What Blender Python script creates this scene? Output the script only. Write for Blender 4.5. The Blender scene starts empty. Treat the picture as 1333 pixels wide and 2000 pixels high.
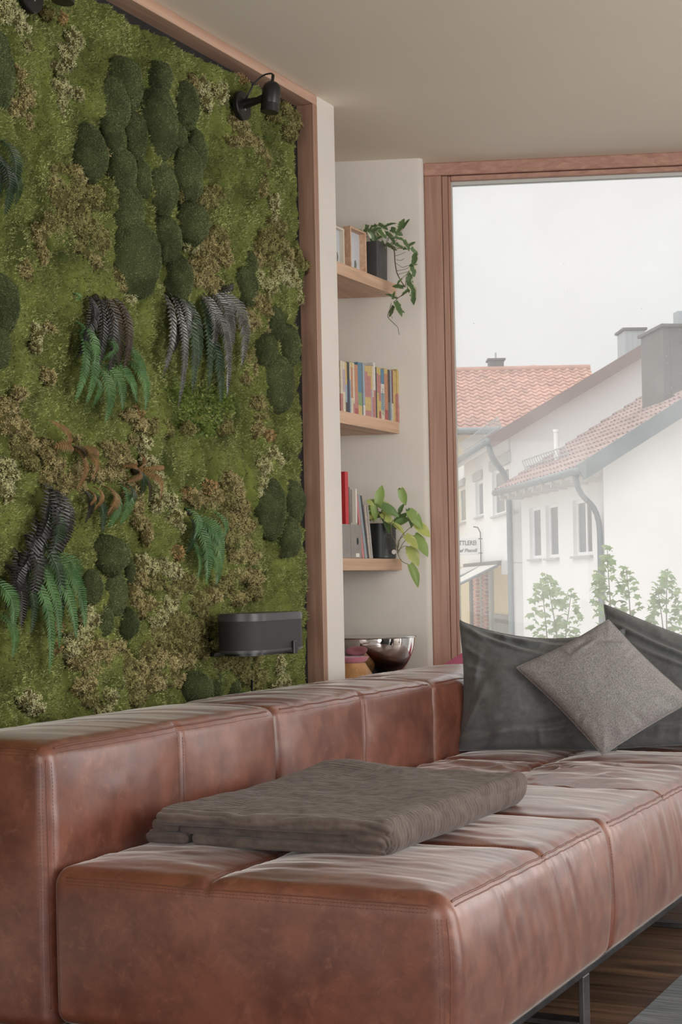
import bpy, bmesh, math, random
import numpy as np
from mathutils import Vector, Matrix, Euler

# ------------------------------------------------------------------ camera, sky, sun, exposure
SC = bpy.context.scene
COL = SC.collection
YAW = math.radians(26.2)          # the camera looks this far to the left of the moss wall's direction (+y)
FOC, CX, CY, ROLL = 3100.0, 666.5, 1136.0, 0.02
EYE = np.array([0.0, 0.0, 1.0])
CR = np.array([math.cos(YAW), math.sin(YAW), 0.0])
CF = np.array([-math.sin(YAW), math.cos(YAW), 0.0])
CU = np.array([0.0, 0.0, 1.0])

cam_d = bpy.data.cameras.new('camera')
cam = bpy.data.objects.new('camera', cam_d)
COL.objects.link(cam)
cam_d.sensor_fit = 'VERTICAL'
cam_d.sensor_height = 36.0
cam_d.sensor_width = 24.0
cam_d.lens = FOC / 2000.0 * 36.0
cam_d.shift_y = (CY - 1000.0) / 2000.0
cam_d.clip_start = 0.05
cam_d.clip_end = 500
ux = CR * math.cos(ROLL) + CU * -math.sin(ROLL)      # world direction of image right
uy = CR * math.sin(ROLL) + CU * math.cos(ROLL)       # world direction of image up
# the photo is turned so that verticals lean: bottoms to the right
ux = CR * math.cos(ROLL) - CU * math.sin(ROLL)
uy = CU * math.cos(ROLL) + CR * math.sin(ROLL)
M = Matrix(((ux[0], uy[0], -CF[0], EYE[0]), (ux[1], uy[1], -CF[1], EYE[1]), (ux[2], uy[2], -CF[2], EYE[2]), (0, 0, 0, 1)))
cam.matrix_world = M
SC.camera = cam

world = bpy.data.worlds.new('overcast_sky')
SC.world = world
world.use_nodes = True
wn = world.node_tree
wn.nodes.clear()
w_out = wn.nodes.new('ShaderNodeOutputWorld')
w_bg = wn.nodes.new('ShaderNodeBackground')
w_tc = wn.nodes.new('ShaderNodeTexCoord')
w_ns = wn.nodes.new('ShaderNodeTexNoise')
w_ns.inputs['Scale'].default_value = 5.0
w_ns.inputs['Detail'].default_value = 5.0
w_rp = wn.nodes.new('ShaderNodeValToRGB')
w_rp.color_ramp.elements[0].position = 0.30
w_rp.color_ramp.elements[0].color = (0.74, 0.74, 0.75, 1)
w_rp.color_ramp.elements[1].position = 0.62
w_rp.color_ramp.elements[1].color = (0.83, 0.82, 0.82, 1)
wn.links.new(w_tc.outputs['Generated'], w_ns.inputs['Vector'])
wn.links.new(w_ns.outputs['Fac'], w_rp.inputs['Fac'])
wn.links.new(w_rp.outputs['Color'], w_bg.inputs['Color'])
# an overcast sky is three times as bright overhead as at the horizon (CIE): L = Lz (1 + 2 sin h) / 3
w_sx = wn.nodes.new('ShaderNodeSeparateXYZ')
w_ab = wn.nodes.new('ShaderNodeMath'); w_ab.operation = 'MAXIMUM'; w_ab.inputs[1].default_value = 0.0
w_ml = wn.nodes.new('ShaderNodeMath'); w_ml.operation = 'MULTIPLY_ADD'
SKY_ZENITH = 2.7
w_ml.inputs[1].default_value = SKY_ZENITH * 2 / 3; w_ml.inputs[2].default_value = SKY_ZENITH / 3
wn.links.new(w_tc.outputs['Generated'], w_sx.inputs[0])
wn.links.new(w_sx.outputs['Z'], w_ab.inputs[0])
wn.links.new(w_ab.outputs[0], w_ml.inputs[0])
wn.links.new(w_ml.outputs[0], w_bg.inputs['Strength'])
wn.links.new(w_bg.outputs['Background'], w_out.inputs['Surface'])

sun_d = bpy.data.lights.new('hazy_sun', 'SUN')
sun_d.energy = 0.7
sun_d.angle = math.radians(30)
sun_d.color = (1.0, 0.97, 0.93)
sun = bpy.data.objects.new('hazy_sun', sun_d)
COL.objects.link(sun)
_sd = CR * 0.55 + CF * 0.80 - CU * 1.15              # light comes over the building from behind
sun.rotation_euler = Vector(_sd).to_track_quat('-Z', 'Y').to_euler()
sun.location = (0, -6, 12)

def fill_light(name, loc, direction, w, h, energy, col):
    """unseen area lamp, added to brighten the room from one of its openings"""
    d = bpy.data.lights.new(name, 'AREA'); d.shape = 'RECTANGLE'; d.size = w; d.size_y = h; d.energy = energy; d.color = col
    o = bpy.data.objects.new(name, d); COL.objects.link(o); o.location = loc
    o.rotation_euler = Vector(direction).to_track_quat('-Z', 'Z').to_euler()
    return o
fill_light('fill_light_near', (0.15, -3.45, 1.2), (0, 1, 0), 4.4, 2.3, 95, (1.0, 0.97, 0.93))  # three area lamps added to lift the dark interior
fill_light('fill_light_right', (2.70, 2.7, 1.2), (-1, 0, 0), 6.0, 2.3, 240, (1.0, 0.97, 0.93))
fill_light('fill_light_far', (1.50, 6.80, 1.3), (0.355, -0.935, 0), 2.4, 2.3, 62, (1.0, 0.98, 0.95))

SC.view_settings.view_transform = 'Standard'
SC.view_settings.look = 'None'
SC.view_settings.exposure = 0.0
SC.view_settings.gamma = 1.0
SC.view_settings.use_curve_mapping = False
SC.cycles.max_bounces = 8
SC.cycles.diffuse_bounces = 5
SC.cycles.glossy_bounces = 4
SC.cycles.transmission_bounces = 6
SC.cycles.transparent_max_bounces = 8
SC.cycles.caustics_reflective = False
SC.cycles.caustics_refractive = False
SC.cycles.sample_clamp_indirect = 6.0

rnd = random.Random(7)
RNG = np.random.default_rng(11)

# ------------------------------------------------------------------ geometry of the view, used to measure the photograph
def ray(px, py):
    u, v = px - CX, py - CY
    c, s = math.cos(ROLL), math.sin(ROLL)
    return CR * ((u * c - v * s) / FOC) + CU * ((-u * s - v * c) / FOC) + CF
def on(px, py, ax, val):
    d = ray(px, py)
    return EYE + d * ((val - EYE[ax]) / d[ax])
def onp(px, py, P, n):
    d = ray(px, py)
    return EYE + d * (((np.asarray(P) - EYE) @ n) / (d @ n))
def atz(px, py, Z):
    return EYE + ray(px, py) * Z
def unit(v):
    v = np.asarray(v, float)
    return v / np.linalg.norm(v)

# ------------------------------------------------------------------ noise (numpy)
def _hash(ix, iy, iz, seed):
    n = (ix * 374761393 + iy * 668265263 + iz * 1274126177 + seed * 974634541) & 0xffffffff
    n = ((n ^ (n >> 13)) * 1274126177) & 0xffffffff
    n = ((n ^ (n >> 15)) * 668265263) & 0xffffffff
    return ((n ^ (n >> 16)) & 0xffffff) / float(0xffffff)
def vnoise(p, seed=0):
    p = np.asarray(p, float)
    i = np.floor(p).astype(np.int64)
    f = p - i
    f = f * f * f * (f * (f * 6 - 15) + 10)
    r = 0
    for dx in (0, 1):
        wx = f[:, 0] if dx else 1 - f[:, 0]
        for dy in (0, 1):
            wy = f[:, 1] if dy else 1 - f[:, 1]
            for dz in (0, 1):
                wz = f[:, 2] if dz else 1 - f[:, 2]
                r = r + wx * wy * wz * _hash(i[:, 0] + dx, i[:, 1] + dy, i[:, 2] + dz, seed)
    return r * 2 - 1
def fbm(p, seed=0, oct=3):
    p = np.asarray(p, float)
    r, a = 0, 1.0
    for k in range(oct):
        r = r + a * vnoise(p * (2.0 ** k), seed + k * 17)
        a *= 0.5
    return r
def stk(*a):
    return np.stack([np.broadcast_to(np.asarray(x, float), np.shape(a[0])) for x in a], -1)

# ------------------------------------------------------------------ mesh building
class MB:
    """collects polygons; build() links them as ONE mesh object"""
    def __init__(self):
        self.v, self.f, self.m, self.n = [], [], [], 0
    def add(self, V, F, mi=0):
        V = np.asarray(V, float).reshape(-1, 3)
        self.v.append(V)
        for f in (F if isinstance(F, list) and len(F) and isinstance(F[0], np.ndarray) and F[0].ndim == 2 else [F]):
            if isinstance(f, np.ndarray):
                self.f.append(f + self.n); self.m.append(np.full(len(f), mi))
            else:
                by = {}
                for q in f:
                    by.setdefault(len(q), []).append(q)
                for k, q in by.items():
                    self.f.append(np.array(q) + self.n); self.m.append(np.full(len(q), mi))
        self.n += len(V)
        return self
    def obox(self, o, ex, ey, ez, ch=0.0, mi=0):
        """box with corner o and edge vectors ex, ey, ez, its edges cut by ch"""
        o, ex, ey, ez = [np.asarray(a, float) for a in (o, ex, ey, ez)]
        L = [np.linalg.norm(a) for a in (ex, ey, ez)]
        D = [a / max(l, 1e-9) for a, l in zip((ex, ey, ez), L)]
        if np.dot(np.cross(D[0], D[1]), D[2]) < 0:
            o = o + ez; D[2] = -D[2]
        c = o + 0.5 * (D[0] * L[0] + D[1] * L[1] + (D[2] * L[2]))
        h = [l / 2 for l in L]
        ch = min(ch, 0.45 * min(L))
        if ch <= 0:
            V = [c + sx * h[0] * D[0] + sy * h[1] * D[1] + sz * h[2] * D[2] for sz in (-1, 1) for sy in (-1, 1) for sx in (-1, 1)]
            F = [(0, 2, 3, 1), (4, 5, 7, 6), (0, 1, 5, 4), (2, 6, 7, 3), (0, 4, 6, 2), (1, 3, 7, 5)]
            return self.add(V, F, mi)
        V, ix = [], {}
        for ax in range(3):
            for s in (-1, 1):
                a, b = (ax + 1) % 3, (ax + 2) % 3
                for sa in (-1, 1):
                    for sb in (-1, 1):
                        k = [0, 0, 0]; k[ax] = s; k[a] = sa; k[b] = sb
                        p = c + s * h[ax] * D[ax] + sa * (h[a] - ch) * D[a] + sb * (h[b] - ch) * D[b]
                        ix[(ax, tuple(k))] = len(V); V.append(p)
        F = []
        for ax in range(3):
            a, b = (ax + 1) % 3, (ax + 2) % 3
            for s in (-1, 1):
                def K(sa, sb):
                    k = [0, 0, 0]; k[ax] = s; k[a] = sa; k[b] = sb; return tuple(k)
                q = [ix[(ax, K(-1, -1))], ix[(ax, K(1, -1))], ix[(ax, K(1, 1))], ix[(ax, K(-1, 1))]]
                F.append(q if s > 0 else q[::-1])
            for sa in (-1, 1):
                for sb in (-1, 1):
                    def K2(t):
                        k = [0, 0, 0]; k[ax] = t; k[a] = sa; k[b] = sb; return tuple(k)
                    q = [ix[(a, K2(-1))], ix[(a, K2(1))], ix[(b, K2(1))], ix[(b, K2(-1))]]
                    F.append(q if sa * sb > 0 else q[::-1])
        for sx in (-1, 1):
            for sy in (-1, 1):
                for sz in (-1, 1):
                    k = (sx, sy, sz)
                    q = [ix[(0, k)], ix[(1, k)], ix[(2, k)]]
                    F.append(q if sx * sy * sz > 0 else q[::-1])
        return self.add(V, F, mi)
    def box(self, x0, x1, y0, y1, z0, z1, ch=0.0, mi=0):
        return self.obox((x0, y0, z0), (x1 - x0, 0, 0), (0, y1 - y0, 0), (0, 0, z1 - z0), ch, mi)
    def prism(self, poly, z0, z1, mi=0):
        """vertical prism over a counter-clockwise (x, y) polygon"""
        n = len(poly)
        V = [(p[0], p[1], z0) for p in poly] + [(p[0], p[1], z1) for p in poly]
        F = [tuple(range(n - 1, -1, -1)), tuple(range(n, 2 * n))] + [(i, (i + 1) % n, n + (i + 1) % n, n + i) for i in range(n)]
        return self.add(V, F, mi)
    def slab(self, pts, off, mi=0):
        """a flat polygon given by 3D points, extruded by the vector off"""
        n = len(pts); pts = [np.asarray(p, float) for p in pts]; off = np.asarray(off, float)
        V = pts + [p + off for p in pts]
        F = [tuple(range(n - 1, -1, -1)), tuple(range(n, 2 * n))] + [(i, (i + 1) % n, n + (i + 1) % n, n + i) for i in range(n)]
        return self.add(V, F, mi)
    def tube(self, pts, r, n=8, cap=True, mi=0, flat=1.0):
        P = np.asarray(pts, float); k = len(P)
        rr = np.broadcast_to(np.asarray(r, float), (k,))
        T = np.gradient(P, axis=0)
        T /= np.maximum(np.linalg.norm(T, axis=1, keepdims=True), 1e-9)
        a = np.array([0, 0, 1.0]) if abs(T[0][2]) < 0.9 else np.array([1.0, 0, 0])
        N = np.cross(a, T[0]); N /= np.linalg.norm(N)
        V = []
        ang = np.arange(n) * 2 * math.pi / n
        for i in range(k):
            N = N - T[i] * (N @ T[i]); N /= max(np.linalg.norm(N), 1e-9)
            B = np.cross(T[i], N)
            V.append(P[i] + rr[i] * (np.cos(ang)[:, None] * N * flat + np.sin(ang)[:, None] * B))
        V = np.concatenate(V)
        i = np.arange(k - 1)[:, None]; j = np.arange(n)[None, :]
        F = np.stack([i * n + j, i * n + (j + 1) % n, (i + 1) * n + (j + 1) % n, (i + 1) * n + j], -1).reshape(-1, 4)
        self.add(V, [F], mi)
        if cap and n > 2:
            b = self.n - len(V)
            self.f.append(np.array([list(range(n - 1, -1, -1))]) + b); self.m.append(np.array([mi]))
            self.f.append(np.array([list(range(n))]) + b + (k - 1) * n); self.m.append(np.array([mi]))
        return self
    def lathe(self, prof, c=(0, 0, 0), n=32, axis=(0, 0, 1), mi=0):
        """prof: (radius, height) pairs, turned about axis through c"""
        az = unit(axis); ax = unit(np.cross(az, (0.3, 0.9, 0.1) if abs(az[2]) > 0.5 else (0, 0, 1))); ay = np.cross(az, ax)
        ang = np.arange(n) * 2 * math.pi / n
        V = []
        for r, h in prof:
            V.append(np.asarray(c) + h * az + r * (np.cos(ang)[:, None] * ax + np.sin(ang)[:, None] * ay))
        k = len(prof)
        i = np.arange(k - 1)[:, None]; j = np.arange(n)[None, :]
        F = np.stack([i * n + j, i * n + (j + 1) % n, (i + 1) * n + (j + 1) % n, (i + 1) * n + j], -1).reshape(-1, 4)
        V = np.concatenate(V)
        self.add(V, [F], mi)
        b = self.n - len(V)
        if prof[0][0] > 1e-5:
            self.f.append(np.array([list(range(n - 1, -1, -1))]) + b); self.m.append(np.array([mi]))
        if prof[-1][0] > 1e-5:
            self.f.append(np.array([list(range(n))]) + b + (k - 1) * n); self.m.append(np.array([mi]))
        return self
    def grid(self, P, mi=0, closed_u=False):
        """P: (nu, nv, 3) points"""
        nu, nv = P.shape[:2]
        i = np.arange(nu if closed_u else nu - 1)[:, None]; j = np.arange(nv - 1)[None, :]
        i2 = (i + 1) % nu
        F = np.stack([i * nv + j, i2 * nv + j, i2 * nv + j + 1, i * nv + j + 1], -1).reshape(-1, 4)
        return self.add(P.reshape(-1, 3), [F], mi)
    def build(self, name, mats, parent=None, smooth=False, base=None, autosmooth=None, normals=None):
        V = np.concatenate(self.v) if self.v else np.zeros((0, 3))
        if parent is not None:
            V = V - WORLD[parent.name]
            org = np.zeros(3)
        else:
            org = np.asarray(base, float) if base is not None else np.zeros(3)
            V = V - org
        me = bpy.data.meshes.new(name)
        me.vertices.add(len(V)); me.vertices.foreach_set('co', V.astype(np.float32).ravel())
        nl = sum(f.size for f in self.f); nf = sum(len(f) for f in self.f)
        me.loops.add(nl); me.polygons.add(nf)
        me.loops.foreach_set('vertex_index', np.concatenate([f.ravel() for f in self.f]).astype(np.int32))
        cnt = np.concatenate([np.full(len(f), f.shape[1]) for f in self.f])
        st = np.concatenate([[0], np.cumsum(cnt)[:-1]])
        me.polygons.foreach_set('loop_start', st.astype(np.int32))
        me.polygons.foreach_set('material_index', np.concatenate(self.m).astype(np.int32))
        me.polygons.foreach_set('use_smooth', np.full(nf, bool(smooth)))
        me.update(calc_edges=True)
        me.validate()
        for m in (mats if isinstance(mats, (list, tuple)) else [mats]):
            me.materials.append(m)
        if autosmooth:
            me.polygons.foreach_set('use_smooth', np.full(len(me.polygons), True))
            me.set_sharp_from_angle(angle=math.radians(autosmooth))
        if normals is not None:                              # blades take the shading of the clump they grow on
            me.polygons.foreach_set('use_smooth', np.full(nf, True))
            me.normals_split_custom_set_from_vertices(np.ascontiguousarray(normals, np.float32))
        o = bpy.data.objects.new(name, me)
        COL.objects.link(o)
        if parent is not None:
            o.parent = parent
            WORLD[o.name] = WORLD[parent.name].copy()
        else:
            o.location = org
            WORLD[o.name] = org
        return o

WORLD = {}
def tag(o, label=None, cat=None, group=None, kind=None):
    if label: o['label'] = label
    if cat: o['category'] = cat
    if group: o['group'] = group
    if kind: o['kind'] = kind
    return o
def thing(name, label, cat, loc, group=None, kind=None):
    o = bpy.data.objects.new(name, None)
    o.empty_display_size = 0.05
    COL.objects.link(o)
    o.location = loc
    WORLD[o.name] = np.asarray(loc, float)
    return tag(o, label, cat, group, kind)
def child_empty(name, parent):
    o = bpy.data.objects.new(name, None); o.empty_display_size = 0.02
    COL.objects.link(o); o.parent = parent
    WORLD[o.name] = WORLD[parent.name].copy()
    return o

# ------------------------------------------------------------------ materials
def srgb(r, g, b):
    f = lambda c: ((c / 255 + 0.055) / 1.055) ** 2.4 if c > 10 else c / 255 / 12.92
    return (f(r), f(g), f(b), 1.0)
MAT = {}
def mat(name, col, rough=0.5, metal=0.0, spec=0.5, col2=None, nscale=8.0, ndetail=4.0, stretch=None, bump=0.0, bscale=60.0,
        bdist=0.002, island=0.0, rough_var=0.0, coat=0.0, sheen=0.0, transl=0.0, ramp=(0.35, 0.65), coord='Object'):
    m = bpy.data.materials.new(name); m.use_nodes = True
    nt = m.node_tree; nd = nt.nodes; lk = nt.links
    bs = nd['Principled BSDF']
    bs.inputs['Base Color'].default_value = col
    bs.inputs['Roughness'].default_value = rough
    bs.inputs['Metallic'].default_value = metal
    bs.inputs['Specular IOR Level'].default_value = spec
    if coat: bs.inputs['Coat Weight'].default_value = coat
    if sheen:
        bs.inputs['Sheen Weight'].default_value = sheen
        bs.inputs['Sheen Roughness'].default_value = 0.5
    tc = nd.new('ShaderNodeTexCoord')
    vec = tc.outputs[coord]
    if stretch:
        mp = nd.new('ShaderNodeMapping'); mp.inputs['Scale'].default_value = stretch
        lk.new(vec, mp.inputs['Vector']); vec = mp.outputs['Vector']
    csock = None
    if col2 is not None:
        ns = nd.new('ShaderNodeTexNoise'); ns.inputs['Scale'].default_value = nscale; ns.inputs['Detail'].default_value = ndetail
        ns.inputs['Roughness'].default_value = 0.6
        lk.new(vec, ns.inputs['Vector'])
        rp = nd.new('ShaderNodeValToRGB')
        rp.color_ramp.elements[0].position = ramp[0]; rp.color_ramp.elements[0].color = col
        rp.color_ramp.elements[1].position = ramp[1]; rp.color_ramp.elements[1].color = col2
        lk.new(ns.outputs['Fac'], rp.inputs['Fac'])
        csock = rp.outputs['Color']
        if rough_var:
            mr = nd.new('ShaderNodeMapRange'); mr.inputs['To Min'].default_value = rough - rough_var; mr.inputs['To Max'].default_value = rough + rough_var
            lk.new(ns.outputs['Fac'], mr.inputs['Value']); lk.new(mr.outputs['Result'], bs.inputs['Roughness'])
    if island:
        ge = nd.new('ShaderNodeNewGeometry')
        hs = nd.new('ShaderNodeHueSaturation')
        mr = nd.new('ShaderNodeMapRange'); mr.inputs['To Min'].default_value = 1 - island; mr.inputs['To Max'].default_value = 1 + island
        lk.new(ge.outputs['Random Per Island'], mr.inputs['Value']); lk.new(mr.outputs['Result'], hs.inputs['Value'])
        if csock: lk.new(csock, hs.inputs['Color'])
        else: hs.inputs['Color'].default_value = col
        csock = hs.outputs['Color']
    if csock: lk.new(csock, bs.inputs['Base Color'])
    if bump:
        bn = nd.new('ShaderNodeTexNoise'); bn.inputs['Scale'].default_value = bscale; bn.inputs['Detail'].default_value = 4
        lk.new(vec, bn.inputs['Vector'])
        bp = nd.new('ShaderNodeBump'); bp.inputs['Strength'].default_value = bump; bp.inputs['Distance'].default_value = bdist
        lk.new(bn.outputs['Fac'], bp.inputs['Height']); lk.new(bp.outputs['Normal'], bs.inputs['Normal'])
    if transl:
        tr = nd.new('ShaderNodeBsdfTranslucent'); mx = nd.new('ShaderNodeMixShader'); mx.inputs['Fac'].default_value = transl
        if csock: lk.new(csock, tr.inputs['Color'])
        else: tr.inputs['Color'].default_value = col
        lk.new(bs.outputs['BSDF'], mx.inputs[1]); lk.new(tr.outputs['BSDF'], mx.inputs[2])
        lk.new(mx.outputs['Shader'], nd['Material Output'].inputs['Surface'])
    MAT[name] = m
    return m

def leather_material(key='leather', sheen=.40):
    m = bpy.data.materials.new('cognac_' + key); m.use_nodes = True
    nt = m.node_tree; nd = nt.nodes; lk = nt.links; bs = nd['Principled BSDF']
    tc = nd.new('ShaderNodeTexCoord')
    def noise(scale, det, rough=0.6, vec=None, dist=0.0):
        n = nd.new('ShaderNodeTexNoise'); n.inputs['Scale'].default_value = scale; n.inputs['Detail'].default_value = det
        n.inputs['Roughness'].default_value = rough; n.inputs['Distortion'].default_value = dist
        lk.new(vec or tc.outputs['Object'], n.inputs['Vector']); return n
    def ramp(sock, p0, c0, p1, c1):
        r = nd.new('ShaderNodeValToRGB'); r.color_ramp.elements[0].position = p0; r.color_ramp.elements[0].color = c0
        r.color_ramp.elements[1].position = p1; r.color_ramp.elements[1].color = c1; lk.new(sock, r.inputs['Fac']); return r
    def mix(a, b, fac, mode='MIX'):
        x = nd.new('ShaderNodeMix'); x.data_type = 'RGBA'; x.blend_type = mode
        lk.new(a, x.inputs['A']); lk.new(b, x.inputs['B'])
        if isinstance(fac, float): x.inputs['Factor'].default_value = fac
        else: lk.new(fac, x.inputs['Factor'])
        return x.outputs['Result']
    big = noise(9, 7, 0.7)
    base = ramp(big.outputs['Fac'], 0.38, LEATHER[0], 0.62, LEATHER[1])
    mid = noise(26, 5, 0.7, dist=0.6)
    light = ramp(mid.outputs['Fac'], 0.54, (0, 0, 0, 1), 0.80, (1, 1, 1, 1))
    lc = nd.new('ShaderNodeRGB'); lc.outputs[0].default_value = LEATHER[2]
    f1 = nd.new('ShaderNodeMath'); f1.operation = 'MULTIPLY'; f1.inputs[1].default_value = 0.55
    lk.new(light.outputs['Color'], f1.inputs[0])
    c = mix(base.outputs['Color'], lc.outputs[0], f1.outputs[0])
    # thin pale scuffs
    mp = nd.new('ShaderNodeMapping'); mp.inputs['Scale'].default_value = (14, 3, 9); mp.inputs['Rotation'].default_value = (0.6, 0.4, 0.5)
    lk.new(tc.outputs['Object'], mp.inputs['Vector'])
    sc = noise(4, 8, 0.75, mp.outputs['Vector'], 1.5)
    sr = ramp(sc.outputs['Fac'], 0.64, (0, 0, 0, 1), 0.74, (1, 1, 1, 1))
    f2 = nd.new('ShaderNodeMath'); f2.operation = 'MULTIPLY'; f2.inputs[1].default_value = 0.35
    lk.new(sr.outputs['Color'], f2.inputs[0])
    c = mix(c, lc.outputs[0], f2.outputs[0])
    lk.new(c, bs.inputs['Base Color'])
    rr = nd.new('ShaderNodeMapRange'); rr.inputs['To Min'].default_value = 0.38; rr.inputs['To Max'].default_value = 0.55
    lk.new(mid.outputs['Fac'], rr.inputs['Value']); lk.new(rr.outputs['Result'], bs.inputs['Roughness'])
    bs.inputs['Specular IOR Level'].default_value = 0.45
    bs.inputs['Sheen Weight'].default_value = sheen; bs.inputs['Sheen Roughness'].default_value = 0.25; bs.inputs['Sheen Tint'].default_value = (1, 0.97, 0.94, 1)  # whitish sheen put in to imitate window glare
    bs.inputs['Coat Weight'].default_value = 1.0; bs.inputs['Coat Roughness'].default_value = 0.32; bs.inputs['Coat IOR'].default_value = 1.5
    vo = nd.new('ShaderNodeTexVoronoi'); vo.feature = 'DISTANCE_TO_EDGE'; vo.inputs['Scale'].default_value = 420
    lk.new(tc.outputs['Object'], vo.inputs['Vector'])
    b1 = nd.new('ShaderNodeBump'); b1.inputs['Strength'].default_value = 0.22; b1.inputs['Distance'].default_value = 0.0006
    lk.new(vo.outputs['Distance'], b1.inputs['Height'])
    # fine creases running across the seats and backs
    mp2 = nd.new('ShaderNodeMapping'); mp2.inputs['Scale'].default_value = (5, 60, 12)
    mp2.inputs['Rotation'].default_value = (0, 0, 0.12)
    lk.new(tc.outputs['Object'], mp2.inputs['Vector'])
    cr = noise(1.6, 5, 0.6, mp2.outputs['Vector'], 0.8)
    b2 = nd.new('ShaderNodeBump'); b2.inputs['Strength'].default_value = 0.2; b2.inputs['Distance'].default_value = 0.004
    lk.new(cr.outputs['Fac'], b2.inputs['Height']); lk.new(b1.outputs['Normal'], b2.inputs['Normal'])
    lk.new(b2.outputs['Normal'], bs.inputs['Normal'])
    MAT[key] = m
    return m

LEATHER = (srgb(95, 50, 37), srgb(128, 74, 55), srgb(166, 112, 88))

def wood_material(name, c1, c2, axis, rough=0.5, scale=1.0, knots=0.0, island=0.12):
    """fine grain running along axis 0/1/2"""
    m = bpy.data.materials.new(name); m.use_nodes = True
    nt = m.node_tree; nd = nt.nodes; lk = nt.links; bs = nd['Principled BSDF']
    tc = nd.new('ShaderNodeTexCoord'); mp = nd.new('ShaderNodeMapping')
    s = [42.0 * scale] * 3; s[axis] = 1.6 * scale
    mp.inputs['Scale'].default_value = s
    oi = nd.new('ShaderNodeObjectInfo')
    va = nd.new('ShaderNodeVectorMath'); va.operation = 'ADD'
    vm = nd.new('ShaderNodeVectorMath'); vm.operation = 'SCALE'; vm.inputs['Scale'].default_value = 9.0
    cb = nd.new('ShaderNodeCombineXYZ')
    for k in range(3): lk.new(oi.outputs['Random'], cb.inputs[k])
    lk.new(cb.outputs[0], vm.inputs[0]); lk.new(vm.outputs[0], va.inputs[0]); lk.new(tc.outputs['Object'], va.inputs[1])
    lk.new(va.outputs[0], mp.inputs['Vector'])
    ns = nd.new('ShaderNodeTexNoise'); ns.inputs['Scale'].default_value = 1.0; ns.inputs['Detail'].default_value = 6; ns.inputs['Distortion'].default_value = 0.7
    lk.new(mp.outputs['Vector'], ns.inputs['Vector'])
    rp = nd.new('ShaderNodeValToRGB'); rp.color_ramp.elements[0].position = 0.34; rp.color_ramp.elements[0].color = c1
    rp.color_ramp.elements[1].position = 0.66; rp.color_ramp.elements[1].color = c2
    lk.new(ns.outputs['Fac'], rp.inputs['Fac'])
    sock = rp.outputs['Color']
    if knots:
        n2 = nd.new('ShaderNodeTexNoise'); n2.inputs['Scale'].default_value = 3.2; n2.inputs['Detail'].default_value = 3; n2.inputs['Distortion'].default_value = 0.5
        mp2 = nd.new('ShaderNodeMapping'); s2 = [2.6] * 3; s2[axis] = 0.9; mp2.inputs['Scale'].default_value = s2
        lk.new(va.outputs[0], mp2.inputs['Vector']); lk.new(mp2.outputs['Vector'], n2.inputs['Vector'])
        r2 = nd.new('ShaderNodeValToRGB'); r2.color_ramp.elements[0].position = 0.58; r2.color_ramp.elements[0].color = (1, 1, 1, 1)
        r2.color_ramp.elements[1].position = 0.74; r2.color_ramp.elements[1].color = (knots, knots, knots, 1)
        lk.new(n2.outputs['Fac'], r2.inputs['Fac'])
        mx = nd.new('ShaderNodeMix'); mx.data_type = 'RGBA'; mx.blend_type = 'MULTIPLY'; mx.inputs['Factor'].default_value = 1.0
        lk.new(sock, mx.inputs['A']); lk.new(r2.outputs['Color'], mx.inputs['B']); sock = mx.outputs['Result']
    hs = nd.new('ShaderNodeHueSaturation'); mr = nd.new('ShaderNodeMapRange')
    mr.inputs['To Min'].default_value = 1 - island; mr.inputs['To Max'].default_value = 1 + island
    lk.new(oi.outputs['Random'], mr.inputs['Value']); lk.new(mr.outputs['Result'], hs.inputs['Value']); lk.new(sock, hs.inputs['Color'])
    lk.new(hs.outputs['Color'], bs.inputs['Base Color'])
    bs.inputs['Roughness'].default_value = rough
    bp = nd.new('ShaderNodeBump'); bp.inputs['Strength'].default_value = 0.15; bp.inputs['Distance'].default_value = 0.001
    lk.new(ns.outputs['Fac'], bp.inputs['Height']); lk.new(bp.outputs['Normal'], bs.inputs['Normal'])
    MAT[name] = m
    return m

def glass_material():
    m = bpy.data.materials.new('hazy_window_glass'); m.use_nodes = True
    nt = m.node_tree; nd = nt.nodes; lk = nt.links; nd.clear()
    out = nd.new('ShaderNodeOutputMaterial')
    tr = nd.new('ShaderNodeBsdfTransparent'); tr.inputs['Color'].default_value = (0.985, 0.99, 0.985, 1)
    gl = nd.new('ShaderNodeBsdfGlossy'); gl.inputs['Roughness'].default_value = 0.0
    fr = nd.new('ShaderNodeFresnel'); fr.inputs['IOR'].default_value = 1.25
    m1 = nd.new('ShaderNodeMixShader')
    lk.new(fr.outputs['Fac'], m1.inputs['Fac']); lk.new(tr.outputs['BSDF'], m1.inputs[1]); lk.new(gl.outputs['BSDF'], m1.inputs[2])
    du = nd.new('ShaderNodeBsdfTranslucent'); du.inputs['Color'].default_value = (0.9, 0.9, 0.9, 1)  # translucent veil mixed in to give the view its washed-out haze
    m2 = nd.new('ShaderNodeMixShader')
    tc = nd.new('ShaderNodeTexCoord'); ns = nd.new('ShaderNodeTexNoise'); ns.inputs['Scale'].default_value = 2.2; ns.inputs['Detail'].default_value = 5
    lk.new(tc.outputs['Object'], ns.inputs['Vector'])
    mr = nd.new('ShaderNodeMapRange'); mr.inputs['From Min'].default_value = 0.3; mr.inputs['From Max'].default_value = 0.75
    mr.inputs['To Min'].default_value = 0.14; mr.inputs['To Max'].default_value = 0.24
    lk.new(ns.outputs['Fac'], mr.inputs['Value']); lk.new(mr.outputs['Result'], m2.inputs['Fac'])
    lk.new(m1.outputs['Shader'], m2.inputs[1]); lk.new(du.outputs['BSDF'], m2.inputs[2])
    lk.new(m2.outputs['Shader'], out.inputs['Surface'])
    MAT['glass'] = m
    return m

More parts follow.
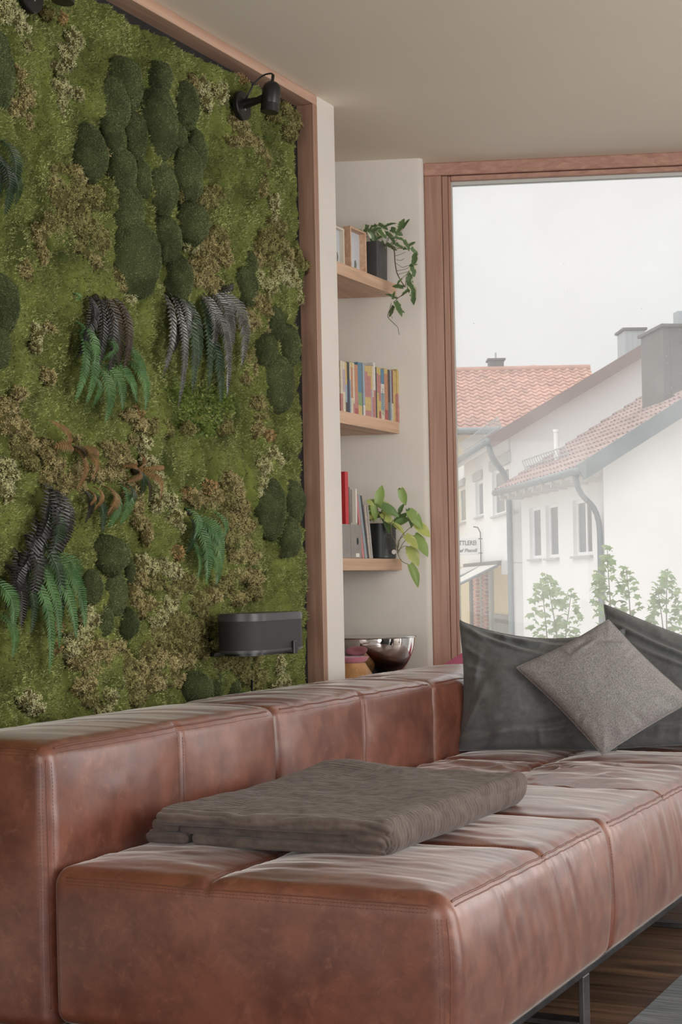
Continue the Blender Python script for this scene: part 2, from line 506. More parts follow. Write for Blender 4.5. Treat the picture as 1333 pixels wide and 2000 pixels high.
leather_material(); leather_material('glare_seat_leather', .68); glass_material()  # seat copy gets extra sheen, standing in for brighter glare
mat('wall_paint', srgb(226, 221, 214), 0.85, col2=srgb(220, 215, 208), nscale=3, bump=0.08, bscale=240, bdist=0.0006)
mat('ceiling_paint', srgb(236, 226, 211), 0.9, col2=srgb(233, 223, 208), nscale=2, bump=0.05, bscale=200, bdist=0.0006)
mat('black_board', srgb(22, 22, 23), 0.6)
wood_material('oak_up', srgb(160, 124, 104), srgb(186, 150, 128), 2, 0.5, knots=0.75)
wood_material('oak_along', srgb(178, 142, 120), srgb(202, 168, 146), 1, 0.5, knots=0.75)
wood_material('window_oak_up', srgb(164, 124, 108), srgb(184, 146, 128), 2, 0.42, 1.6)
wood_material('window_oak_across', srgb(164, 124, 110), srgb(184, 146, 130), 0, 0.42, 1.6)
wood_material('shelf_oak', srgb(196, 158, 128), srgb(222, 188, 160), 1, 0.5, 1.2)
wood_material('floor_oak', srgb(66, 49, 37), srgb(106, 80, 60), 0, 0.42, 0.8, knots=0.35, island=0.3)
wood_material('stool_wood', srgb(170, 124, 78), srgb(196, 150, 102), 2, 0.45, 1.6)
mat('rubber_seal', srgb(206, 210, 206), 0.6)
mat('dark_metal', srgb(58, 58, 60), 0.38, metal=0.85, col2=srgb(84, 84, 86), nscale=14)
mat('raw_steel', srgb(92, 92, 94), 0.32, metal=0.9, col2=srgb(128, 128, 130), nscale=10, bump=0.1, bscale=120)
mat('black_satin', srgb(26, 26, 27), 0.35, spec=0.5)
mat('black_grille', srgb(34, 34, 36), 0.55, col2=srgb(44, 44, 46), nscale=900, bump=0.5, bscale=1400, bdist=0.001)
mat('grey_satin', srgb(66, 66, 68), 0.35)
mat('lamp_lip', srgb(120, 120, 120), 0.3, metal=0.6)
mat('silver', srgb(200, 200, 200), 0.2, metal=1.0)
mat('chrome', (0.80, 0.78, 0.77, 1), 0.02, metal=1.0)
mat('pink_felt', srgb(210, 128, 152), 0.8, sheen=0.3)
mat('pink_velvet', srgb(206, 112, 142), 0.8, sheen=0.3)
# moss wall
mat('carpet_moss', srgb(66, 74, 38), 0.95, spec=0.1, col2=srgb(112, 122, 62), nscale=9, ndetail=6)
mat('moss_blade', srgb(118, 124, 72), 0.9, spec=0.15, col2=srgb(190, 196, 130), nscale=8, ndetail=6, island=0.5, transl=0.25)
mat('cushion_moss', srgb(54, 60, 38), 0.95, spec=0.1, col2=srgb(74, 82, 52), nscale=9, ndetail=5)
mat('cushion_fuzz', srgb(88, 100, 66), 0.9, spec=0.15, col2=srgb(138, 150, 104), nscale=9, ndetail=5, island=0.45, transl=0.15)
mat('lichen_pale', srgb(208, 208, 152), 0.9, spec=0.15, col2=srgb(236, 234, 186), nscale=20, island=0.3, transl=0.25)
mat('lichen_tan', srgb(182, 170, 118), 0.9, spec=0.15, col2=srgb(216, 204, 152), nscale=16, island=0.32, transl=0.25)
mat('lichen_olive', srgb(152, 148, 94), 0.9, spec=0.15, col2=srgb(190, 184, 128), nscale=16, island=0.34, transl=0.25)
mat('lichen_orange', srgb(194, 160, 108), 0.9, spec=0.15, col2=srgb(220, 188, 138), nscale=20, island=0.3, transl=0.25)
mat('lichen_core', srgb(86, 80, 48), 0.95, spec=0.1)
mat('fern_green', srgb(58, 98, 52), 0.42, spec=0.5, col2=srgb(106, 146, 92), nscale=14, transl=0.2)
mat('fern_deep', srgb(30, 50, 32), 0.38, spec=0.5, col2=srgb(54, 78, 50), nscale=14, transl=0.1)
mat('fern_black', srgb(16, 17, 17), 0.36, spec=0.55, col2=srgb(34, 33, 31), nscale=14)
mat('fern_silver', srgb(52, 54, 52), 0.30, spec=0.8, col2=srgb(96, 98, 95), nscale=22)
mat('fern_brown', srgb(122, 92, 58), 0.6, col2=srgb(160, 124, 82), nscale=20, transl=0.15)
mat('fern_dark_brown', srgb(40, 32, 22), 0.45, col2=srgb(66, 52, 32), nscale=20)

# ------------------------------------------------------------------ room shell
H = 2.565
WD = unit([0.935, 0.355, 0]); WN = unit([-0.355, 0.935, 0])          # along the window wall, outward
WP = np.array([-2.30, 5.43, 0.0])                                    # where the alcove wall ends at the window
WEND = WP + WD * 5.4
def winline_y(x): return WP[1] + (x - WP[0]) * WD[1] / WD[0]

def wall_with_holes(mb, o, d, n, th, L, z0, z1, holes, mi=0):
    """wall from o along d, outer face th along n; holes (a0, a1, b0, b1) apart along a"""
    o, d, n = [np.asarray(a, float) for a in (o, d, n)]
    Z = np.array([0, 0, 1.0]); a = 0
    for (a0, a1, b0, b1) in sorted(holes):
        if a0 > a: mb.obox(o + d * a + Z * z0, d * (a0 - a), n * th, Z * (z1 - z0), 0, mi)
        if b0 > z0: mb.obox(o + d * a0 + Z * z0, d * (a1 - a0), n * th, Z * (b0 - z0), 0, mi)
        if b1 < z1: mb.obox(o + d * a0 + Z * b1, d * (a1 - a0), n * th, Z * (z1 - b1), 0, mi)
        a = a1
    if a < L: mb.obox(o + d * a + Z * z0, d * (L - a), n * th, Z * (z1 - z0), 0, mi)

XW = -2.30           # face of the moss wall's oak frame and of the white pier
YF = 4.565           # outer edge of the oak post
XR = 2.75            # right wall
YN = -3.5            # wall behind the camera

mb = MB()
mb.box(-2.9, -2.365, YN, 4.70, 0, H)                         # solid wall behind the moss
mb.box(-2.365, XW, YN, 1.60, 0, H)
# white pier with softly rounded corner between oak post and alcove
r = 0.012
pts = [(-2.365, YF + 0.001), (XW, YF + 0.001)] + [(XW - r + r * math.cos(t), 4.70 - r + r * math.sin(t)) for t in np.linspace(0, math.pi / 2, 7)] + [(-2.365, 4.70)]
mb.prism(pts, 0, H)
tag(mb.build('wall_left', MAT['wall_paint'], autosmooth=40), 'white plastered wall that carries the moss picture, ending in a narrow pier', kind='structure')
mb = MB(); mb.box(-3.05, -2.9, 4.2, 5.45, 0, H)
tag(mb.build('wall_alcove', MAT['wall_paint']), kind='structure')
# back wall of the alcove, its window end rounded
s0 = -0.80
a = WP + WD * s0
rr = 0.022
cc = WP - WD * rr + WN * rr
arc = [cc + WD * rr * math.cos(t) + WN * rr * math.sin(t) for t in np.linspace(-math.pi / 2, 0, 8)]
poly = [a] + arc + [WP + WN * 0.26, a + WN * 0.26]
mb = MB(); mb.prism([(p[0], p[1]) for p in poly], 0, H)
tag(mb.build('wall_far', MAT['wall_paint'], autosmooth=40), 'white alcove wall behind the shelves with a rounded corner beside the window', kind='structure')
mb = MB(); wall_with_holes(mb, (XR, YN, 0), (0, 1, 0), (1, 0, 0), 0.25, 11.2, 0, H, [(0.8, 8.4, 0.0, 2.4)])
tag(mb.build('wall_right', MAT['wall_paint']), kind='structure')
mb = MB(); wall_with_holes(mb, (-2.9, YN, 0), (1, 0, 0), (0, -1, 0), 0.25, 5.9, 0, H, [(0.8, 5.3, 0.0, 2.4)])
tag(mb.build('wall_near', MAT['wall_paint']), kind='structure')
mb = MB(); mb.prism([(-3.1, YN - .3), (XR + .3, YN - .3), (XR + .3, 7.9), (WEND + WN * .35)[:2], (WP + WD * -.9 + WN * .35)[:2], (-3.1, 5.2)], H, H + 0.3)
tag(mb.build('ceiling', MAT['ceiling_paint']), kind='structure')

floor = thing('floor', 'dark oak plank floor under the leather sofa', None, (0, 0, 0), kind='structure')
mb = MB(); mb.prism([(-3.0, YN), (XR, YN), (XR, winline_y(XR)), (WP + WN * .2)[:2], (WP - WD * .7 + WN * .2)[:2]], -0.25, -0.022)
mb.build('subfloor', MAT['black_board'], floor)
pw, gap = 0.148, 0.0018
y = YN; k = 0
plank_mesh = {}
rp = random.Random(3)
while y < 7.2:
    xa = -2.30 if y < 4.62 else -2.85
    if y + pw > WP[1]: xa = max(xa, WP[0] + (y + pw - WP[1]) * WD[0] / WD[1] - 0.0)
    xb = XR
    if xb - xa > 0.3:
        cuts = [xa]
        x = xa + rp.uniform(0.9, 2.2)
        while x < xb - 0.7:
            cuts.append(x); x += rp.uniform(1.5, 2.4)
        cuts.append(xb)
        for i in range(len(cuts) - 1):
            mb = MB(); dz = rp.uniform(0, 0.0012)
            mb.box(cuts[i] + gap, cuts[i + 1] - gap, y + gap, y + pw - gap, -0.022, -0.0012 + dz, 0.0016)
            mb.build('plank', MAT['floor_oak'], floor)
    y += pw

# ------------------------------------------------------------------ window
def window(name, t0, t1, label, two=True):
    w = thing(name, label, None, WP + WD * t0, kind='structure')
    Z = np.array([0, 0, 1.0])
    o = WP + WN * 0.075
    fd = 0.075
    A = lambda t, off=0.0: o + WD * t + WN * off
    zb = 0.0
    for (ta, tb) in ((t0, t0 + .066), (t1 - .066, t1)):
        mb = MB(); mb.obox(A(ta) + Z * zb, WD * (tb - ta), WN * fd, Z * (2.517 - zb), 0.003); mb.build('frame_post', MAT['window_oak_up'], w)
    mb = MB(); mb.obox(A(t0) + Z * 2.5175, WD * (t1 - t0), WN * fd, Z * (H - 2.5175), 0.003); mb.build('frame_rail', MAT['window_oak_across'], w)
    mb = MB(); mb.obox(A(t0 + .066) + Z * zb, WD * (t1 - t0 - .132), WN * fd, Z * .07, 0.003); mb.build('frame_rail', MAT['window_oak_across'], w)
    # sash, a little proud, with a stepped inner edge
    s0, s1 = t0 + .0675, t1 - .0675
    for (ta, tb) in ((s0, s0 + .022), (s0 + .0225, s0 + .034), (s1 - .034, s1 - .0225), (s1 - .022, s1)):
        dep = 0.004 if (ta == s0 or tb == s1) else 0.012
        mb = MB(); mb.obox(A(ta, dep) + Z * .072, WD * (tb - ta), WN * (fd - dep), Z * (2.515 - .072), 0.002); mb.build('sash_stile', MAT['window_oak_up'], w)
    mb = MB(); mb.obox(A(s0 + .034, .008) + Z * 2.497, WD * (s1 - s0 - .068), WN * (fd - .008), Z * .018, 0.002); mb.build('sash_rail', MAT['window_oak_across'], w)
    mb = MB(); mb.obox(A(s0 + .034, .008) + Z * .072, WD * (s1 - s0 - .068), WN * (fd - .008), Z * .06, 0.002); mb.build('sash_rail', MAT['window_oak_across'], w)
    # grey glazing seal all round
    g0, g1 = s0 + .034, s1 - .034
    mb = MB()
    mb.obox(A(g0, .03) + Z * 2.485, WD * (g1 - g0), WN * .03, Z * .012, 0)
    mb.obox(A(g0, .03) + Z * .132, WD * (g1 - g0), WN * .03, Z * .008, 0)
    for ta in (g0, g1 - .005):
        mb.obox(A(ta, .03) + Z * .14, WD * .005, WN * .03, Z * 2.345, 0)
    mb.build('glazing_seal', MAT['rubber_seal'], w)
    mb = MB(); mb.obox(A(g0 + .005, .040) + Z * .14, WD * (g1 - g0 - .01), WN * .006, Z * 2.345, 0)
    pane = mb.build('pane', MAT['glass'], w)
    return w, pane
w1, pane1 = window('window_1', 0.0, 2.7, 'tall oak framed window beside the shelves, looking onto white houses')
w2, pane2 = window('window_2', 2.7, 5.4, 'second tall oak framed window further to the right')
# dried rain drops on the outside of the pane
mat('water_drop', srgb(235, 238, 240), 0.05, spec=0.8)
mb = MB(); rd = random.Random(5)
for k in range(90):
    t = rd.uniform(.15, 1.2); z = rd.uniform(.7, 2.45)
    if rd.random() < .65: t = rd.uniform(.82, 1.08); z = rd.uniform(1.35, 1.95)
    rad = rd.uniform(.0008, .0017)
    mb.lathe([(rad, 0), (rad * .7, rad * .5), (0.00001, rad * .7)], WP + WN * .1215 + WD * t + np.array([0, 0, z]), 5, WN)
tag(mb.build('rain_drops', MAT['water_drop'], pane1, smooth=True), kind='stuff')

# ------------------------------------------------------------------ moss picture
XM = -2.335          # mean face of the flat moss
picture = thing('moss_picture', 'green living moss wall with cushions, lichen and ferns in an oak frame behind the sofa', 'moss wall', (-2.30, 3.2, 0.5))
mb = MB(); mb.box(-2.364, -2.356, 1.62, YF - .032, 0.30, H - .034)
mb.build('backing_board', MAT['black_board'], picture)
mb = MB(); mb.box(-2.364, XW + .002, YF - .030, YF, 0.30, H - .0315, 0.0015)
mb.build('frame_post', MAT['oak_up'], picture)
mb = MB(); mb.box(-2.364, XW + .002, 1.61, YF, H - .031, H - .0005, 0.0015)
mb.build('frame_beam', MAT['oak_along'], picture)

def wall_pt(px, py, x=XM): return on(px, py, 0, x)
def dypx(px, py, x=XM): return (on(px + 5, py, 0, x)[1] - on(px - 5, py, 0, x)[1]) / 10
def dzpx(px, py, x=XM): return abs(on(px, py + 5, 0, x)[2] - on(px, py - 5, 0, x)[2]) / 10

Y0, Y1, Z0, Z1 = 1.66, YF - .090, 0.50, H - .064
sd = np.stack([RNG.uniform(Y0, Y1, 190), RNG.uniform(Z0, Z1, 190)], -1)
sd[:, 1] *= 1.0
slab_h = RNG.uniform(-.006, .006, 190)
def carpet_height(Y, Zc):
    """relief of the flat moss: overlapping mats with dark gaps, clumps and fuzz"""
    sh = Y.shape; y = Y.ravel(); z = Zc.ravel()
    wob = stk(y * 9, z * 9, 0 * y)
    yy = y + .035 * fbm(wob, 3, 2); zz = z + .035 * fbm(wob, 9, 2)
    d1 = np.full(len(y), 9.0); d2 = d1.copy(); i1 = np.zeros(len(y), int)
    for k in range(len(sd)):
        d = np.hypot((yy - sd[k, 0]) * 1.15, (zz - sd[k, 1]) * .8)
        m = d < d1
        d2 = np.where(m, d1, np.minimum(d2, d)); i1[m] = k; d1 = np.where(m, d, d1)
    e = np.clip((d2 - d1) / .035, 0, 1)
    h = .021 * (np.sqrt(e) - .80) + slab_h[i1]
    h += .011 * fbm(stk(y * 14, z * 14, 0 * y + 5), 21, 3) + .0055 * fbm(stk(y * 60, z * 60, 0 * y), 31, 2)
    return np.clip(h, -.018, .028).reshape(sh)
ny, nz = 370, 265
gy = np.linspace(Y0, Y1, ny); gz = np.linspace(Z0, Z1, nz)
GY, GZ = np.meshgrid(gy, gz, indexing='ij')
edge = .008 * fbm(stk(GZ.ravel() * 18, 0 * GZ.ravel(), 0 * GZ.ravel() + 2), 77, 3).reshape(GY.shape)
HT = carpet_height(GY, GZ)
P = np.stack([XM + HT, GY + edge * (GY - Y0) / (Y1 - Y0), GZ], -1)
mb = MB(); mb.grid(P[:, ::-1])
tag(mb.build('flat_moss', MAT['carpet_moss'], picture, smooth=True), kind='stuff')

ROOM = unit([1.0, -.75, .15])
def face_room(V, F):
    """turn the faces of loose blades towards the room"""
    n = np.cross(V[F[:, 1]] - V[F[:, 0]], V[F[:, 2]] - V[F[:, 0]])
    back = n @ ROOM < 0
    F = F.copy(); F[back] = F[back][:, ::-1]
    return F
def spikes(mb, base, dirs, length, width, rng):
    """one thin triangle per base point"""
    n = len(base)
    a = rng.normal(size=(n, 3)); s = np.cross(dirs, a); s /= np.maximum(np.linalg.norm(s, axis=1, keepdims=True), 1e-6)
    L = length * rng.uniform(.6, 1.25, (n, 1)); Wd = width * rng.uniform(.7, 1.3, (n, 1))
    V = np.stack([base - s * Wd / 2, base + s * Wd / 2, base + dirs * L], 1).reshape(-1, 3)
    mb.add(V, [face_room(V, np.arange(3 * n).reshape(-1, 3))])
def flat_normals(y, z):
    e = .004
    h = lambda yy, zz: carpet_height(yy, zz)
    dy = (h(y + e, z) - h(y - e, z)) / (2 * e); dz = (h(y, z + e) - h(y, z - e)) / (2 * e)
    n = stk(np.ones_like(y), -dy, -dz)
    return n / np.linalg.norm(n, axis=1, keepdims=True)
NT = 260000
ty = 2.35 + (Y1 - 2.35) * RNG.random(NT); tz = .56 + (Z1 - .56) * RNG.random(NT)
th = carpet_height(ty, tz)
tn = stk(np.ones(NT), 0 * ty, 0 * ty + .25) + RNG.normal(size=(NT, 3)) * .55
tn[:, 0] = np.abs(tn[:, 0]); tn /= np.linalg.norm(tn, axis=1, keepdims=True)
mb = MB(); spikes(mb, stk(XM + th - .001, ty, tz), tn, .0092, .0025, RNG)
sn = flat_normals(ty, tz) + tn * .45 + RNG.normal(size=(NT, 3)) * .38
sn /= np.linalg.norm(sn, axis=1, keepdims=True)
tag(mb.build('moss_tufts', MAT['moss_blade'], picture, normals=np.repeat(sn, 3, 0)), kind='stuff')

# ---- cushion moss: (px, py, width px, height px, tilt degrees) measured on the photograph
CUSH = [(246,166,72,104,-8),(308,154,66,72,20),(223,206,64,112,-12),(312,244,74,146,-4),(364,206,56,98,-14),(268,266,46,92,-4),(356,282,26,80,0),
        (176,300,70,114,-2),(224,270,46,78,-14),(390,296,36,84,-12),(368,340,64,114,-4),(240,338,58,98,6),(281,349,34,82,2),(319,371,60,112,2),
        (250,414,66,112,-10),(372,440,80,92,12),(268,506,94,160,2),(327,470,60,96,-6),(347,543,66,96,8),
        (3,138,52,158,-4),(8,594,62,118,-6),(0,680,44,92,0),(486,560,42,82,2),(490,514,30,46,0),(542,630,38,78,-10),(516,684,58,70,-8),(565,676,50,86,-6),
        (544,752,68,122,12),(531,994,62,122,6),(577,980,44,84,-8),(563,1052,58,86,14),(212,1086,86,84,4),(183,1146,42,72,0),(226,1162,50,92,4),
        (257,1120,20,62,4),(204,1212,42,62,-6),(247,1218,54,64,10),(378,1346,82,78,0),(425,1340,26,66,-4),(453,1344,40,44,-6),(80,-40,60,70,0)]
cush_px = []
rc = random.Random(4)
for i, (px, py, wpx, hpx, tilt) in enumerate(CUSH):
    k = dypx(px, py); kz = dzpx(px, py)
    b = hpx / 2 * kz                                     # half height
    ay = min(.80 * b, .80 * wpx / 2 * k)                  # half length along the wall
    half = wpx / 2 * kz                                  # apparent half width in metres
    dep = math.sqrt(max(half ** 2 - (ay * .45) ** 2, (.45 * half) ** 2)) / .9
    dep = min(dep * 1.25, .088)
    c = wall_pt(px - .09 * wpx, py); wpx *= 1.08; hpx *= 1.03
    c = np.array([XM - .004, c[1], c[2]])
    nu, nv = 40, 22
    U = np.linspace(0, 2 * math.pi, nu, endpoint=False); Vv = np.linspace(.02, math.pi * .60, nv)
    UU, VV = np.meshgrid(U, Vv, indexing='ij')
    sx = np.cos(VV); sr = np.sin(VV)
    n3 = stk(sx.ravel(), (sr * np.cos(UU)).ravel(), (sr * np.sin(UU)).ravel())
    lump = 1 + .07 * fbm(n3 * 2.2 + i * 7.3, 51, 3)
    a_ = math.radians(-tilt)
    def shape(nn, lump):
        q = np.stack([nn[:, 0] * dep, nn[:, 1] * ay, nn[:, 2] * b], -1)
        s_ = np.sign(q); q = s_ * np.abs(q) ** .97 * np.array([dep, ay, b]) ** .03
        q = q * lump[:, None]
        y_ = q[:, 1] * math.cos(a_) - q[:, 2] * math.sin(a_) * .6; z_ = q[:, 1] * math.sin(a_) * .6 + q[:, 2] * math.cos(a_)
        return c + np.stack([q[:, 0], y_, z_], -1)
    mb = MB(); mb.grid(shape(n3, lump).reshape(nu, nv, 3)[:, ::-1], closed_u=True)
    cu = mb.build('moss_cushion', MAT['cushion_moss'], picture, smooth=True)
    N = int(min(5200, 26000 * 14 * (ay * b + dep * b) / 1.0 * 1.6))
    g = RNG.normal(size=(N, 3)); g[:, 0] = np.abs(g[:, 0]); g /= np.linalg.norm(g, axis=1, keepdims=True)
    lp = 1 + .07 * fbm(g * 2.2 + i * 7.3, 51, 3)
    base = shape(g, lp)
    dn = g / np.array([dep, ay, b]); dn /= np.linalg.norm(dn, axis=1, keepdims=True)
    dn = dn + RNG.normal(size=(N, 3)) * .55; dn /= np.linalg.norm(dn, axis=1, keepdims=True)
    mb = MB(); spikes(mb, base - dn * .0008, dn, .0042, .0018, RNG)
    sn = g / np.array([dep, ay, b]); sn /= np.linalg.norm(sn, axis=1, keepdims=True); sn = sn + RNG.normal(size=(N, 3)) * .22
    sn /= np.linalg.norm(sn, axis=1, keepdims=True)
    tag(mb.build('moss_fuzz', MAT['cushion_fuzz'], cu, normals=np.repeat(sn, 3, 0)), kind='stuff')

# ---- reindeer lichen: clumps of bushy sprigs. (material, [(px, py, rx, ry), ...])
LICH = [('pale', [(22,28,38,34),(46,62,20,22),(52,92,10,14)]), ('pale', [(150,86,17,24),(134,114,24,22),(118,138,14,12)]), ('pale', [(126,178,20,20),(124,208,14,28),(156,188,14,14)]),
        ('orange', [(122,40,12,14)]), ('orange', [(477,163,15,12)]), ('olive', [(96,30,14,14)]),
        ('tan', [(40,150,14,24),(52,188,20,30),(30,210,22,34),(55,240,14,12)]),
        ('pale', [(398,176,16,24),(430,184,14,28),(405,200,14,18)]), ('tan', [(380,168,12,22)]),
        ('olive', [(122,348,32,26),(150,372,40,30),(185,392,30,30),(120,400,40,42),(160,436,42,42),(112,440,28,36),(140,480,40,26),(190,470,26,36)]),
        ('tan', [(105,362,22,26),(150,340,16,16),(140,400,18,22)]), ('tan', [(80,460,13,24),(84,500,14,26)]), ('tan', [(186,512,22,16),(240,556,20,14)]),
        ('pale', [(256,584,13,16)]), ('pale', [(76,650,13,20),(74,678,8,18)]), ('tan', [(50,530,18,26),(96,640,16,10)]),
        ('tan', [(410,480,34,28),(436,500,22,32),(400,520,30,30),(414,556,24,24),(385,545,18,22)]), ('olive', [(432,466,20,22),(392,455,26,18)]),
        ('pale', [(370,482,16,10)]), ('olive', [(405,392,22,24),(420,380,18,18),(352,385,8,14)]),
        ('tan', [(470,250,22,18),(484,270,20,20),(462,280,20,12)]), ('tan', [(498,285,16,18),(512,304,12,18),(520,320,8,14)]),
        ('olive', [(575,240,14,22),(566,262,16,16),(560,215,12,14),(538,235,12,10)]), ('tan', [(511,360,14,18),(510,376,12,12)]), ('pale', [(534,398,9,24),(538,424,7,12)]),
        ('olive', [(544,446,20,18),(530,470,22,22),(548,485,20,22),(516,486,18,20),(524,516,24,20)]), ('tan', [(560,500,14,24),(508,510,18,16)]),
        ('olive', [(582,510,14,22),(596,520,8,16)]), ('pale', [(545,540,24,26),(570,548,22,22),(526,556,22,18),(560,520,14,18),(580,580,14,16)]), ('pale', [(508,548,14,20)]),
        ('tan', [(498,588,20,20),(514,604,18,26),(494,622,22,20),(510,640,20,16),(482,640,16,16)]), ('tan', [(486,700,14,20),(494,724,12,16),(480,735,10,22)]),
        ('tan', [(506,790,14,18),(514,812,14,20)]), ('orange', [(524,850,14,13)]), ('tan', [(505,840,14,18)]),
        ('tan', [(14,800,28,24),(20,830,30,26),(46,842,24,22),(60,868,24,20)]), ('olive', [(40,880,26,20),(62,905,20,18),(34,864,18,14)]),
        ('pale', [(14,912,24,18),(26,930,20,14),(14,956,22,26)]),
        ('tan', [(96,880,18,24),(110,906,26,24),(96,934,22,20),(128,940,24,22),(150,920,20,22),(118,960,16,10)]),
        ('tan', [(254,812,14,12),(274,830,16,16)]), ('orange', [(272,806,7,9)]), ('tan', [(212,876,16,12),(236,880,26,16),(222,900,22,18),(250,902,16,14)]),
        ('tan', [(206,930,30,18),(232,926,20,18),(186,926,18,18),(160,950,16,20)]), ('pale', [(284,868,14,16),(290,902,13,14)]), ('tan', [(262,862,12,10)]),
        ('pale', [(305,934,15,22),(314,960,13,22),(310,988,11,16)]), ('pale', [(336,980,15,20),(346,1012,14,22),(352,1030,10,12)]),
        ('tan', [(258,960,20,22),(266,990,20,20),(276,1016,18,20),(290,1040,10,24)]),
        ('orange', [(412,952,14,14),(372,966,12,14)]), ('tan', [(380,970,20,16),(400,980,22,16),(424,972,18,22)]),
        ('tan', [(452,940,22,22),(466,966,20,24),(474,996,22,24),(460,1020,22,26),(482,1032,22,24)]), ('olive', [(440,976,20,22),(452,1052,24,22),(436,1010,16,20)]),
        ('tan', [(480,1064,24,22),(490,1086,18,18),(466,1090,22,22),(474,1120,26,22),(500,1128,16,20)]), ('olive', [(440,1150,20,18),(500,1156,16,16),(452,1130,18,16)]),
        ('tan', [(468,1168,26,16),(416,1160,18,22)]), ('orange', [(348,1078,12,18)]), ('pale', [(534,888,18,18),(520,912,18,22),(544,902,12,12)]), ('pale', [(512,944,12,16),(500,962,14,14)]),
        ('pale', [(312,1108,28,18),(340,1116,26,16),(280,1100,16,22)]),
        ('olive', [(300,1140,34,20),(340,1150,30,22),(370,1140,20,26),(390,1180,22,26),(404,1214,16,24),(386,1230,26,26)]),
        ('tan', [(278,1128,18,20),(268,1160,18,22),(286,1182,26,24)]), ('pale', [(330,1180,24,26),(312,1206,22,20)]),
        ('olive', [(346,1214,30,26),(310,1240,30,24),(350,1256,34,26),(290,1270,24,26),(390,1266,24,24)]),
        ('tan', [(300,1290,34,24),(340,1296,30,24),(370,1290,20,18),(310,1330,34,20),(280,1316,20,28),(345,1330,20,16)]),
        ('pale', [(176,1206,18,26),(168,1236,22,18),(150,1252,22,16),(140,1270,18,12)]), ('orange', [(114,1226,11,15)]), ('orange', [(108,1266,14,9)]),
        ('tan', [(186,1262,36,18),(206,1280,34,20),(164,1290,28,20),(200,1312,36,20),(170,1336,26,22),(230,1262,16,16)]),
        ('olive', [(250,1290,16,30),(256,1330,20,26),(180,1366,22,18),(270,1360,24,20)]),
        ('pale', [(230,1330,18,24),(220,1356,22,20),(212,1384,26,14),(190,1392,16,10)]), ('pale', [(62,1368,22,20),(74,1384,16,12)]),
        ('olive', [(432,1262,24,22),(446,1290,26,22),(420,1290,16,16)]), ('olive', [(470,1300,20,24),(496,1286,16,18),(490,1318,22,20),(512,1322,14,20),(500,1340,16,14)]),
        ('pale', [(546,1296,10,26),(556,1330,14,18),(544,1340,12,10)]), ('tan', [(96,736,14,20),(40,770,16,14),(150,860,10,8)]),
        ('olive', [(300,835,16,18),(330,842,14,14),(440,835,22,18),(372,838,16,14)]), ('tan', [(205,300,8,8),(232,540,10,14)])]
# branching sprig: five stems that fork, each a narrow diamond
def sprig_template(seed):
    q = np.random.default_rng(seed); V, F = [], []
    def blade(a, b, w):
        a, b = np.asarray(a), np.asarray(b); d = b - a
        s = np.cross(d, q.normal(size=3)); s = s / max(np.linalg.norm(s), 1e-6) * w / 2
        m = a + d * .6; k = len(V); V.extend([a, m - s, b, m + s]); F.append((k, k + 1, k + 2, k + 3))
    for _ in range(5):
        d = unit(np.array([0, 0, 1.0]) + q.normal(size=3) * .55)
        j = d * q.uniform(.45, .62); blade((0, 0, 0), j, .13)
        for _ in range(2):
            e = unit(d + q.normal(size=3) * .75); blade(j, j + e * q.uniform(.3, .5), .17)
    return np.array(V), np.array(F)
SPR = [sprig_template(s) for s in range(5)]
def place(tmpl, base, dirs, scale, rng):
    """copies of a template (its z axis along dirs) as one vertex and face array"""
    V, F = tmpl; n = len(base)
    a = rng.normal(size=(n, 3)); X = np.cross(a, dirs); X /= np.maximum(np.linalg.norm(X, axis=1, keepdims=True), 1e-6); Yv = np.cross(dirs, X)
    W = base[:, None, :] + scale[:, None, None] * (V[None, :, 0:1] * X[:, None] + V[None, :, 1:2] * Yv[:, None] + V[None, :, 2:3] * dirs[:, None])
    W = W.reshape(-1, 3)
    return W, face_room(W, (F[None] + (np.arange(n) * len(V))[:, None, None]).reshape(-1, F.shape[1]))
rl = np.random.default_rng(23)
